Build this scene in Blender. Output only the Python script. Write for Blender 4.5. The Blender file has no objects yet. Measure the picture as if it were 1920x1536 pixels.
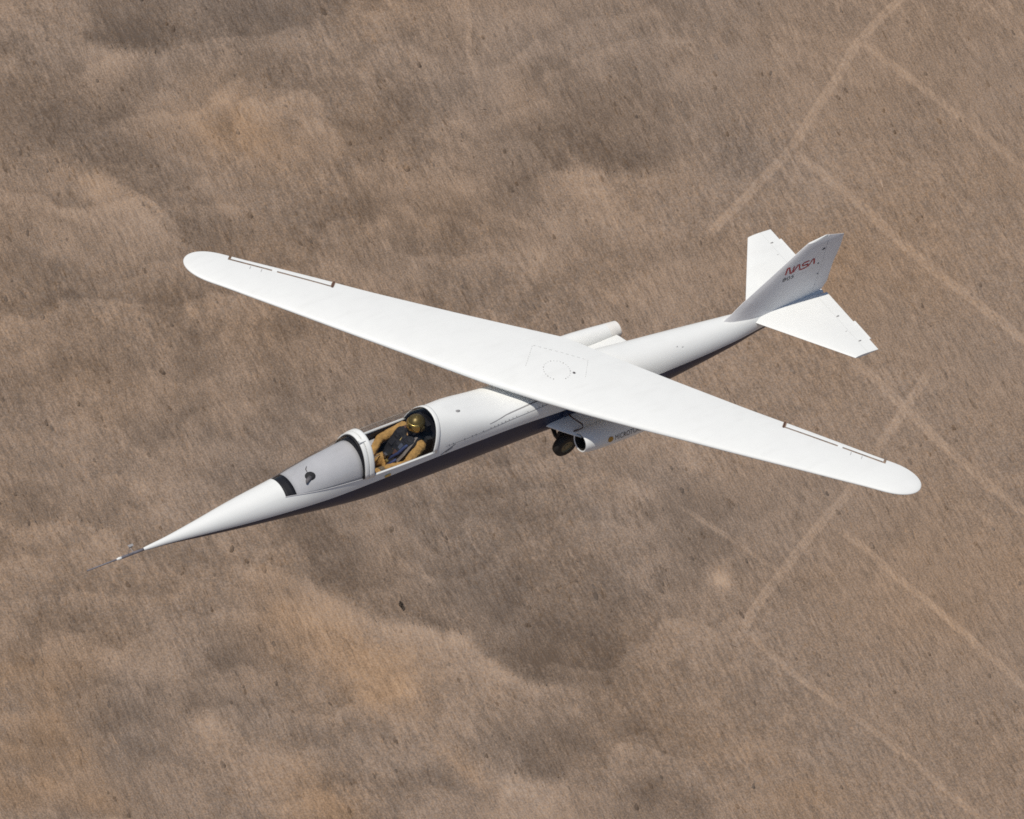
import bpy, bmesh, math, random
import numpy as np
from mathutils import Vector, Matrix, noise

random.seed(5)
rng = np.random.default_rng(7)
S = bpy.context.scene
COL = S.collection

# ------------------------------------------------------------------ camera, sky, sun, exposure
# World frame: x = forward along the aircraft, y = to its port side, z = up, origin at the wing pivot.
GROUND_Z = -1900.0
CAM_R = Vector((-0.8069, 0.5655, 0.1724)).normalized()
CAM_U = Vector((-0.3030, -0.6483, 0.6966))
CAM_B = CAM_R.cross(CAM_U).normalized()
CAM_U = CAM_B.cross(CAM_R).normalized()
CAM_D = 160.0
CAM_LOC = CAM_B * CAM_D - CAM_R * (85 / 145.0) - CAM_U * (78 / 145.0)
cam_data = bpy.data.cameras.new('camera')
cam = bpy.data.objects.new('camera', cam_data)
COL.objects.link(cam)
cam.matrix_world = Matrix((
    (CAM_R.x, CAM_U.x, CAM_B.x, CAM_LOC.x),
    (CAM_R.y, CAM_U.y, CAM_B.y, CAM_LOC.y),
    (CAM_R.z, CAM_U.z, CAM_B.z, CAM_LOC.z),
    (0, 0, 0, 1)))
cam_data.sensor_width = 36.0
cam_data.sensor_fit = 'HORIZONTAL'
FOC = 145.0 * CAM_D                      # focal length in pixels of a 1920 px wide frame
cam_data.lens = FOC / 1920.0 * 36.0
cam_data.clip_start = 1.0
cam_data.clip_end = 200000.0
S.camera = cam

SUN = Vector((0.31, -0.075, 1.0)).normalized()
world = bpy.data.worlds.new('World')
S.world = world
world.use_nodes = True
wn = world.node_tree
wn.nodes.clear()
sky = wn.nodes.new('ShaderNodeTexSky')
sky.sky_type = 'NISHITA'
sky.sun_disc = False
sky.sun_elevation = math.asin(SUN.z)
sky.sun_rotation = math.atan2(SUN.x, SUN.y)
sky.altitude = 2500
sky.dust_density = 3.0
sky.ozone_density = 0.7
bg = wn.nodes.new('ShaderNodeBackground')
bg.inputs['Strength'].default_value = 0.075
wo = wn.nodes.new('ShaderNodeOutputWorld')
wn.links.new(sky.outputs[0], bg.inputs[0])
wn.links.new(bg.outputs[0], wo.inputs[0])

sun_data = bpy.data.lights.new('sun', 'SUN')
sun_data.energy = 3.4
sun_data.angle = math.radians(0.53)
sun_data.color = (1.0, 0.95, 0.865)
sun = bpy.data.objects.new('sun', sun_data)
COL.objects.link(sun)
sun.rotation_euler = SUN.to_track_quat('Z', 'Y').to_euler()
sun.location = SUN * 50

S.view_settings.view_transform = 'Standard'
S.view_settings.look = 'None'
S.view_settings.exposure = 0.02
S.view_settings.gamma = 1.0
S.view_settings.use_curve_mapping = False
S.render.engine = 'CYCLES'
S.cycles.use_denoising = False
S.cycles.filter_width = 1.7


# ------------------------------------------------------------------ helpers
def link(o, parent=None):
    COL.objects.link(o)
    if parent is not None:
        o.parent = parent
    return o


def tag(o, label=None, cat=None, group=None, kind=None):
    for k, v in (('label', label), ('category', cat), ('group', group), ('kind', kind)):
        if v:
            o[k] = v
    return o


def mesh(name, verts, faces, mats, parent=None, smooth=True, mi=None, angle=None):
    me = bpy.data.meshes.new(name)
    me.from_pydata([tuple(v) for v in verts], [], [tuple(f) for f in faces])
    bm = bmesh.new()
    bm.from_mesh(me)
    if mi is not None:
        for f, k in zip(bm.faces, mi):
            f.material_index = k
    bmesh.ops.remove_doubles(bm, verts=bm.verts, dist=1e-5)
    bmesh.ops.recalc_face_normals(bm, faces=bm.faces)
    for f in bm.faces:
        f.smooth = smooth
    if angle is not None:
        for e in bm.edges:
            if len(e.link_faces) == 2 and e.calc_face_angle(0) > math.radians(angle):
                e.smooth = False
    bm.to_mesh(me)
    bm.free()
    for m in (mats if isinstance(mats, (list, tuple)) else [mats]):
        me.materials.append(m)
    return link(bpy.data.objects.new(name, me), parent)


def loft(rings, close=True, caps=(False, False)):
    n = len(rings[0])
    V = [p for r in rings for p in r]
    F = []
    for i in range(len(rings) - 1):
        for j in range(n if close else n - 1):
            k = (j + 1) % n
            F.append((i * n + j, i * n + k, (i + 1) * n + k, (i + 1) * n + j))
    if caps[0]:
        F.append(tuple(range(n - 1, -1, -1)))
    if caps[1]:
        b = (len(rings) - 1) * n
        F.append(tuple(b + j for j in range(n)))
    return V, F


def frame_of(d):
    d = d.normalized()
    a = Vector((0, 0, 1)) if abs(d.z) < 0.9 else Vector((1, 0, 0))
    u = d.cross(a).normalized()
    return u, d.cross(u).normalized()


def tube(pts, radii, n=12, caps=(True, True)):
    pts = [Vector(p) for p in pts]
    if not isinstance(radii, (list, tuple)):
        radii = [radii] * len(pts)
    rings = []
    for i, p in enumerate(pts):
        d = pts[min(i + 1, len(pts) - 1)] - pts[max(i - 1, 0)]
        u, v = frame_of(d)
        if rings:                                   # keep the frame from twisting
            u = (pu - d.normalized() * pu.dot(d.normalized())).normalized()
            v = d.normalized().cross(u)
        pu = u
        rings.append([p + (u * math.cos(t) + v * math.sin(t)) * radii[i] for t in [2 * math.pi * k / n for k in range(n)]])
    return loft(rings, True, caps)


def join(*parts):
    V, F = [], []
    for v, f in parts:
        o = len(V)
        V += list(v)
        F += [tuple(i + o for i in q) for q in f]
    return V, F


def ball(c, r, nu=16, nv=10):
    c = Vector(c)
    r = (r, r, r) if not isinstance(r, (list, tuple)) else r
    rings = []
    for i in range(nv + 1):
        t = math.pi * i / nv
        rings.append([c + Vector((r[0] * math.sin(t) * math.cos(p), r[1] * math.sin(t) * math.sin(p), r[2] * math.cos(t)))
                      for p in [2 * math.pi * k / nu for k in range(nu)]])
    return loft(rings, True)


def box(c, s, rot=None):
    c = Vector(c)
    V = []
    for x in (-1, 1):
        for y in (-1, 1):
            for z in (-1, 1):
                p = Vector((x * s[0] / 2, y * s[1] / 2, z * s[2] / 2))
                if rot is not None:
                    p = rot @ p
                V.append(c + p)
    return V, [(0, 1, 3, 2), (4, 6, 7, 5), (0, 4, 5, 1), (2, 3, 7, 6), (0, 2, 6, 4), (1, 5, 7, 3)]


def lerp_tab(tab, x, k=1):
    xs = [t[0] for t in tab]
    return float(np.interp(x, xs[::-1] if xs[0] > xs[-1] else xs, [t[k] for t in (tab[::-1] if xs[0] > xs[-1] else tab)]))


def smooth_tab(tab, x, k=1):
    """Monotone cubic through a table (Fritsch-Carlson)."""
    t = sorted(tab, key=lambda q: q[0])
    X = np.array([q[0] for q in t]); Y = np.array([q[k] for q in t])
    if x <= X[0]: return float(Y[0])
    if x >= X[-1]: return float(Y[-1])
    h = np.diff(X); d = np.diff(Y) / h
    m = np.zeros(len(X))
    m[0], m[-1] = d[0], d[-1]
    for i in range(1, len(X) - 1):
        if d[i - 1] * d[i] > 0:
            w1, w2 = 2 * h[i] + h[i - 1], h[i] + 2 * h[i - 1]
            m[i] = (w1 + w2) / (w1 / d[i - 1] + w2 / d[i])
    i = int(np.searchsorted(X, x) - 1)
    s = (x - X[i]) / h[i]
    return float((1 + 2 * s) * (1 - s) ** 2 * Y[i] + s * (1 - s) ** 2 * h[i] * m[i] + s * s * (3 - 2 * s) * Y[i + 1] + s * s * (s - 1) * h[i] * m[i + 1])


# ------------------------------------------------------------------ materials
def new_mat(name):
    m = bpy.data.materials.new(name)
    m.use_nodes = True
    nt = m.node_tree
    p = nt.nodes['Principled BSDF']
    return m, nt, p


def N(nt, t, **kw):
    n = nt.nodes.new(t)
    for k, v in kw.items():
        setattr(n, k, v)
    return n


def paint(name, col, rough=0.35, coat=0.0, metal=0.0, mottle=0.06, dirt=0.0, dirt_col=(0.25, 0.22, 0.18), scale=3.0, spec=0.5, bump=0.0):
    m, nt, p = new_mat(name)
    L = nt.links
    tc = N(nt, 'ShaderNodeTexCoord')
    no = N(nt, 'ShaderNodeTexNoise')
    no.inputs['Scale'].default_value = scale
    no.inputs['Detail'].default_value = 6
    no.inputs['Roughness'].default_value = 0.65
    L.new(tc.outputs['Object'], no.inputs['Vector'])
    mr = N(nt, 'ShaderNodeMapRange')
    mr.inputs['From Min'].default_value = 0.3
    mr.inputs['From Max'].default_value = 0.7
    mr.inputs['To Min'].default_value = 1 - mottle
    mr.inputs['To Max'].default_value = 1 + mottle * 0.3
    L.new(no.outputs['Fac'], mr.inputs['Value'])
    hs = N(nt, 'ShaderNodeHueSaturation')
    hs.inputs['Color'].default_value = (*col, 1)
    L.new(mr.outputs[0], hs.inputs['Value'])
    src = hs.outputs[0]
    if dirt > 0:
        d = N(nt, 'ShaderNodeTexNoise')
        mp = N(nt, 'ShaderNodeMapping')
        mp.inputs['Scale'].default_value = (1.2, 7, 7)
        L.new(tc.outputs['Object'], mp.inputs['Vector'])
        L.new(mp.outputs[0], d.inputs['Vector'])
        d.inputs['Scale'].default_value = 1.6
        d.inputs['Detail'].default_value = 8
        r = N(nt, 'ShaderNodeMapRange')
        r.inputs['From Min'].default_value = 0.52
        r.inputs['From Max'].default_value = 0.8
        r.inputs['To Max'].default_value = dirt
        L.new(d.outputs['Fac'], r.inputs['Value'])
        mx = N(nt, 'ShaderNodeMix', data_type='RGBA')
        mx.inputs['B'].default_value = (*dirt_col, 1)
        L.new(r.outputs[0], mx.inputs['Factor'])
        L.new(src, mx.inputs['A'])
        src = mx.outputs['Result']
    L.new(src, p.inputs['Base Color'])
    rr = N(nt, 'ShaderNodeMapRange')
    rr.inputs['To Min'].default_value = max(0.02, rough - 0.08)
    rr.inputs['To Max'].default_value = min(1, rough + 0.1)
    L.new(no.outputs['Fac'], rr.inputs['Value'])
    L.new(rr.outputs[0], p.inputs['Roughness'])
    p.inputs['Metallic'].default_value = metal
    p.inputs['Coat Weight'].default_value = coat
    p.inputs['Specular IOR Level'].default_value = spec
    if bump > 0:
        b = N(nt, 'ShaderNodeBump')
        b.inputs['Strength'].default_value = bump
        b.inputs['Distance'].default_value = 0.01
        L.new(no.outputs['Fac'], b.inputs['Height'])
        L.new(b.outputs[0], p.inputs['Normal'])
    return m


M = {}
M['white'] = paint('white_paint', (0.80, 0.805, 0.78), 0.42, mottle=0.025, dirt=0.06, spec=0.35)
M['white2'] = paint('white_fin_paint', (0.80, 0.79, 0.785), 0.45, mottle=0.05, dirt=0.12, spec=0.35)
M['cream'] = paint('heat_stained_white', (0.78, 0.755, 0.71), 0.5, mottle=0.08, dirt=0.2, spec=0.35)
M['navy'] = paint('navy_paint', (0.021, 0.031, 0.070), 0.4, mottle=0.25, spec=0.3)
M['deck'] = paint('grey_deck', (0.50, 0.495, 0.505), 0.7, mottle=0.1, dirt=0.15, spec=0.3)
M['black'] = paint('black_matt', (0.012, 0.011, 0.013), 0.6, mottle=0.3, spec=0.3)
M['rubber'] = paint('rubber', (0.018, 0.016, 0.015), 0.75, mottle=0.3, bump=0.3, scale=30)
M['interior'] = paint('cockpit_lining', (0.045, 0.04, 0.04), 0.7, mottle=0.3)
M['faint'] = paint('seam_pale', (0.60, 0.60, 0.585), 0.6, mottle=0.2)
M['seam'] = paint('seam_grey', (0.30, 0.29, 0.29), 0.7, mottle=0.2)
M['seamdark'] = paint('seam_dark', (0.12, 0.11, 0.115), 0.7, mottle=0.2)
M['metal'] = paint('dull_metal', (0.30, 0.29, 0.31), 0.35, metal=0.9, mottle=0.2)
M['boom'] = paint('boom_grey', (0.17, 0.16, 0.18), 0.5, mottle=0.3)
M['hub'] = paint('wheel_hub', (0.17, 0.15, 0.09), 0.45, metal=0.4, mottle=0.3)
M['steel'] = paint('dark_steel', (0.05, 0.045, 0.04), 0.45, metal=0.6, mottle=0.3)
M['brass'] = paint('brass', (0.55, 0.42, 0.16), 0.35, metal=0.8, mottle=0.2)
M['gold'] = paint('gold_shell', (0.62, 0.44, 0.14), 0.24, metal=0.85, mottle=0.25, scale=8)
M['bronze'] = paint('dark_bronze_shell', (0.16, 0.115, 0.035), 0.4, metal=0.5, mottle=0.4, scale=9)
M['visor'] = paint('gold_visor', (0.50, 0.36, 0.12), 0.12, metal=0.9, mottle=0.15, scale=6)
M['suit'] = paint('tan_cloth', (0.52, 0.295, 0.09), 0.85, mottle=0.45, scale=22, bump=1.0)
M['skin'] = paint('skin', (0.45, 0.27, 0.19), 0.5)
M['vest'] = paint('dark_webbing', (0.014, 0.013, 0.017), 0.75, mottle=0.6, scale=20, bump=1.0)
M['blue'] = paint('blue_webbing', (0.030, 0.050, 0.15), 0.7, mottle=0.4, scale=18)
M['glove'] = paint('glove_leather', (0.16, 0.12, 0.075), 0.6, mottle=0.4, scale=20)
M['strap'] = paint('pale_webbing', (0.20, 0.17, 0.15), 0.6, mottle=0.3, scale=25)
M['brown'] = paint('brown_leather', (0.10, 0.045, 0.03), 0.55, mottle=0.4, scale=20)
M['red'] = paint('red_marking', (0.42, 0.030, 0.035), 0.5, mottle=0.1)
M['letter'] = paint('black_marking', (0.085, 0.08, 0.082), 0.55, mottle=0.2)
M['orange'] = paint('amber_marking', (0.50, 0.27, 0.04), 0.5, mottle=0.2)


def glass_mat():
    m = bpy.data.materials.new('clear_plexiglass')
    m.use_nodes = True
    nt = m.node_tree
    nt.nodes.clear()
    o = N(nt, 'ShaderNodeOutputMaterial')
    t = N(nt, 'ShaderNodeBsdfTransparent')
    t.inputs[0].default_value = (0.94, 0.945, 0.95, 1)
    g = N(nt, 'ShaderNodeBsdfGlossy')
    g.inputs['Roughness'].default_value = 0.03
    f = N(nt, 'ShaderNodeLayerWeight')
    f.inputs['Blend'].default_value = 0.5
    pw = N(nt, 'ShaderNodeMath', operation='POWER')
    pw.inputs[1].default_value = 4.5
    nt.links.new(f.outputs['Facing'], pw.inputs[0])
    sc_ = N(nt, 'ShaderNodeMapRange')
    sc_.inputs['To Min'].default_value = 0.025
    sc_.inputs['To Max'].default_value = 0.9
    nt.links.new(pw.outputs[0], sc_.inputs['Value'])
    mx = N(nt, 'ShaderNodeMixShader')
    nt.links.new(sc_.outputs[0], mx.inputs[0])
    nt.links.new(t.outputs[0], mx.inputs[1])
    nt.links.new(g.outputs[0], mx.inputs[2])
    nt.links.new(mx.outputs[0], o.inputs[0])
    return m


M['glass'] = glass_mat()

# ------------------------------------------------------------------ the desert floor
EX = np.array([CAM_R.x, -CAM_U.x]); EY = np.array([CAM_R.y, -CAM_U.y])


def pix_to_ground(u, v):
    d = CAM_R * ((u - 960) / FOC) - CAM_U * ((v - 768) / FOC) - CAM_B
    t = (GROUND_Z - CAM_LOC.z) / d.z
    p = CAM_LOC + d * t
    return p.x, p.y


def ground_to_pix(x, y):
    dx, dy, dz = x - CAM_LOC.x, y - CAM_LOC.y, GROUND_Z - CAM_LOC.z
    w = -(dx * CAM_B.x + dy * CAM_B.y + dz * CAM_B.z)
    u = (dx * CAM_R.x + dy * CAM_R.y + dz * CAM_R.z) / w * FOC + 960
    v = 768 - (dx * CAM_U.x + dy * CAM_U.y + dz * CAM_U.z) / w * FOC
    return u, v


GC = np.array(pix_to_ground(960, 768))
VIEW_AZ = math.atan2(CAM_B.y, CAM_B.x)
ga = np.array([math.cos(VIEW_AZ), math.sin(VIEW_AZ)])     # ground axis towards the camera
gb = np.array([-ga[1], ga[0]])


def hash2(ix, iy, seed):
    h = (ix.astype(np.int64) * 374761393 + iy.astype(np.int64) * 668265263 + seed * 974634777) & 0xffffffff
    h = ((h ^ (h >> 13)) * 1274126177) & 0xffffffff
    h = h ^ (h >> 16)
    return (h & 0xffff) / 32768.0 - 1.0


def vnoise(x, y, seed):
    ix, iy = np.floor(x), np.floor(y)
    fx, fy = x - ix, y - iy
    fx = fx * fx * fx * (fx * (fx * 6 - 15) + 10)
    fy = fy * fy * fy * (fy * (fy * 6 - 15) + 10)
    a, b = hash2(ix, iy, seed), hash2(ix + 1, iy, seed)
    c, d = hash2(ix, iy + 1, seed), hash2(ix + 1, iy + 1, seed)
    return (a + (b - a) * fx) * (1 - fy) + (c + (d - c) * fx) * fy


def fbm(x, y, wl, seed, octv=4, gain=0.5):
    s, amp, tot = 0, 1.0, 0
    c, sn = math.cos(0.6), math.sin(0.6)
    X, Y = x / wl, y / wl
    for o in range(octv):
        s = s + amp * vnoise(X + 17.3 * o, Y - 9.1 * o, seed + o)
        tot += amp
        amp *= gain
        X, Y = (X * c - Y * sn) * 2.03, (X * sn + Y * c) * 2.03
    return s / tot


# washes and hummock edges seen on the desert: darker on their upper side, paler on their lower side
EDGES = [
    [(390, 1100), (460, 1068), (510, 1070), (570, 1100), (640, 1140), (720, 1170), (800, 1185), (870, 1200), (920, 1245), (990, 1285), (1060, 1290), (1250, 1297)],
    [(-40, 335), (60, 345), (130, 322), (180, 340), (230, 375), (290, 420), (330, 460), (380, 490)],
    [(140, 90), (190, 105), (260, 118), (340, 112)],
    [(320, 1355), (380, 1343), (430, 1370), (500, 1395), (610, 1402)],
    [(850, 1410), (920, 1440), (1000, 1470), (1080, 1475)],
    [(990, 335), (1100, 322), (1200, 330), (1270, 325)],
    [(640, 330), (720, 310), (800, 345)],
    [(-20, 1000), (120, 985), (240, 1010)],
]
BLOBS = [  # u, v, half-sizes along and across the streaks, tone, warmth
    (90, 250, 110, 70, -.7, -.2), (215, 255, 70, 50, -.7, 0), (230, 70, 100, 45, -.6, 0), (470, 90, 70, 40, -.6, 0), (640, 60, 70, 30, -.5, 0),
    (1010, 285, 60, 40, -.55, 0), (960, 365, 50, 40, -.4, 0), (760, 195, 60, 35, -.5, 0), (1060, 150, 50, 30, -.35, 0), (290, 580, 55, 45, -.55, 0),
    (360, 650, 50, 40, -.45, 0), (150, 590, 60, 30, -.35, 0), (620, 1060, 110, 60, -.7, 0), (830, 1090, 140, 60, -.5, 0), (980, 1225, 110, 45, -.7, 0),
    (1130, 1255, 90, 30, -.6, 0), (230, 1370, 75, 50, -1.0, -.2), (420, 1255, 40, 28, -.8, 0), (120, 1160, 55, 40, -.5, 0), (1310, 1030, 70, 75, -.7, 0),
    (1290, 970, 60, 40, -.5, 0), (1090, 1415, 40, 28, -.6, 0), (1210, 1490, 24, 20, -.8, 0), (500, 735, 60, 40, -.35, 0), (900, 950, 100, 50, -.35, 0),
    (1250, 20, 60, 25, -.5, 0), (1400, 300, 40, 40, -.4, -.2), (1020, 1000, 80, 40, -.3, 0), (560, 640, 40, 40, -.4, 0), (1290, 1520, 50, 25, -.7, 0),
    (1500, 1090, 60, 40, -.2, 0), (400, 200, 110, 55, .25, .35), (455, 265, 110, 50, .1, .45), (550, 1165, 120, 62, .75, .9), (700, 1265, 125, 50, .45, 1.0),
    (60, 1340, 95, 120, .15, 1.7), (20, 1450, 90, 60, .1, 1.0), (170, 1500, 90, 50, .1, .8), (390, 1375, 70, 35, .6, .3), (560, 1490, 130, 50, .15, 1.2), (130, 345, 110, 22, .5, .2), (1345, 1085, 20, 16, 2.2, .5),
    (740, 130, 110, 40, .45, 0), (880, 60, 90, 40, .3, 0), (1090, 350, 120, 24, .45, .1), (870, 1440, 60, 20, .3, .5), (1450, 1490, 120, 50, .1, .5),
    (1540, 490, 60, 60, 0, .5), (1700, 250, 140, 120, .05, 0), (300, 900, 120, 60, .15, 0), (30, 30, 120, 60, .3, .2), (950, 190, 70, 40, .3, .2),
]


def ground_fields(x, y):
    """Height, scrub/sand tone with ledge shading and warmth of the soil at ground points."""
    x = np.asarray(x, float); y = np.asarray(y, float)
    u, v = ground_to_pix(x, y)
    wu = u + 26 * fbm(x, y, 17, 91, 3)
    wv = v + 26 * fbm(x, y, 17, 97, 3)
    near = np.exp(-(np.maximum(np.abs(u - 960) - 1000, 0) / 500) ** 2 - (np.maximum(np.abs(v - 768) - 800, 0) / 500) ** 2)
    left = 1 / (1 + np.exp((u - 1330) / 90))
    h = 1.6 * fbm(x, y, 60, 3, 4) * (0.35 + 0.65 * left) + 14 * fbm(x, y, 700, 11, 3)
    tone = (0.40 * fbm(x, y, 34, 21, 4) + 0.34 * fbm(x, y, 9, 25, 3)) * (0.30 + 0.70 * left) - 0.16 * left
    warm = 0.5 * fbm(x, y, 45, 31, 4, .6) + 0.10 + .15 * (1 - left)
    ca, sa = math.cos(math.radians(40)), math.sin(math.radians(40))
    # ledges of old washes: contour-like scarps, side shading put into the tone, pale below each edge and darker onward
    for wl, per, am, sd in ((42, 205, .46, 301), (20, 96, .30, 331)):
        Fq = (v + .22 * u) / per + 0.95 * fbm(x, y, wl, sd, 4, .55)
        fr = Fq - np.floor(Fq)
        saw = np.where(fr < .05, fr / .05, (1 - fr) / .95) - .5
        msk = np.clip(.55 + 1.6 * fbm(x, y, wl * 1.3, sd + 7, 3), 0, 1.25) * (.08 + .92 * left)
        tone = tone + am * saw * msk * 1.15
        h = h + 0.55 * am * saw * msk
    # thin pale drainage threads
    rd = 1 - np.abs(fbm(x, y, 55, 401, 4, .55)) * 9
    tone = tone + 0.30 * np.clip(rd, 0, 1) ** 2 * left * np.clip(.4 + 1.5 * fbm(x, y, 60, 411, 2), 0, 1)
    for bu, bv, r1, r2, t, w in BLOBS:
        du, dv = wu - bu, wv - bv
        a, b = du * ca + dv * sa, -du * sa + dv * ca
        g = np.exp(-(a / r1) ** 2 - (b / (r2 * 1.15)) ** 2)
        tone = tone + 0.66 * t * g * np.clip(1 + 0.9 * fbm(x, y, 12, 141, 3), .2, 1.8)
        warm = warm + .8 * w * g * np.clip(1 + 1.1 * fbm(x, y, 15, 151, 3), .1, 2)
    for E in EDGES:
        best = np.full(x.shape, 1e9); sgn = np.zeros(x.shape); tt = np.zeros(x.shape)
        for i in range(len(E) - 1):
            (x0, y0), (x1, y1) = E[i], E[i + 1]
            L2 = (x1 - x0) ** 2 + (y1 - y0) ** 2
            s = np.clip(((wu * .35 + u * .65 - x0) * (x1 - x0) + (wv * .35 + v * .65 - y0) * (y1 - y0)) / L2, 0, 1)
            px, py = wu * .35 + u * .65 - x0 - s * (x1 - x0), wv * .35 + v * .65 - y0 - s * (y1 - y0)
            d = np.hypot(px, py)
            m = d < best
            best = np.where(m, d, best)
            sgn = np.where(m, np.sign(-(y1 - y0) * px + (x1 - x0) * py), sgn)
            tt = np.where(m, (i + s) / (len(E) - 1), tt)
        sd = best * sgn
        end = np.clip(np.minimum(tt, 1 - tt) * 6, 0, 1)
        step = np.tanh(sd / 9.0)
        prof = np.where(sd > 0, 0.50 * np.exp(-best / 48) * step, 0.42 * np.exp(-best / 80) * step) * np.clip(1 + 1.3 * fbm(x, y, 22, 131, 2), .1, 1.8)
        tone = tone + prof * end * near
        h = h - 1.1 * np.where(sd > 0, -np.exp(-best / 40), np.exp(-best / 60)) * (1 - np.exp(-best / 16)) * end * near * -1
    return h, tone, warm


def graded(fine, half, far, grow=1.16):
    a = list(np.arange(0, half, fine))
    st = fine
    while a[-1] < far:
        st *= grow
        a.append(a[-1] + st)
    a = np.array(a)
    return np.concatenate([-a[:0:-1], a])


A = graded(0.85, 205, 60000)
Bc = graded(0.85, 150, 60000)
AA, BB = np.meshgrid(A, Bc, indexing='ij')
GX = GC[0] + AA * ga[0] + BB * gb[0]
GY = GC[1] + AA * ga[1] + BB * gb[1]
H, TONE, WARM = ground_fields(GX, GY)


def grid_mesh(name, X, Y, Z, attrs, mat):
    na, nb = X.shape
    co = np.stack([X, Y, Z], -1).reshape(-1, 3)
    idx = np.arange(na * nb).reshape(na, nb)
    q = np.stack([idx[:-1, :-1], idx[1:, :-1], idx[1:, 1:], idx[:-1, 1:]], -1).reshape(-1, 4)
    me = bpy.data.meshes.new(name)
    me.vertices.add(len(co)); me.vertices.foreach_set('co', co.astype(np.float32).ravel())
    me.loops.add(q.size); me.loops.foreach_set('vertex_index', q.astype(np.int32).ravel())
    me.polygons.add(len(q))
    me.polygons.foreach_set('loop_start', np.arange(0, q.size, 4, dtype=np.int32))
    me.polygons.foreach_set('use_smooth', np.ones(len(q), bool))
    for k, a in attrs.items():
        at = me.attributes.new(k, 'FLOAT', 'POINT')
        at.data.foreach_set('value', np.asarray(a, np.float32).ravel())
    me.update(calc_edges=True)
    me.validate()
    me.materials.append(mat)
    return link(bpy.data.objects.new(name, me))


# camera-panning blur imitated as ground streaks running this way
sd_px = np.array([0.46, 0.888])
sd_g = np.linalg.solve(np.stack([EX, EY], 1), sd_px)
STREAK = math.atan2(sd_g[1], sd_g[0])


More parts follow.
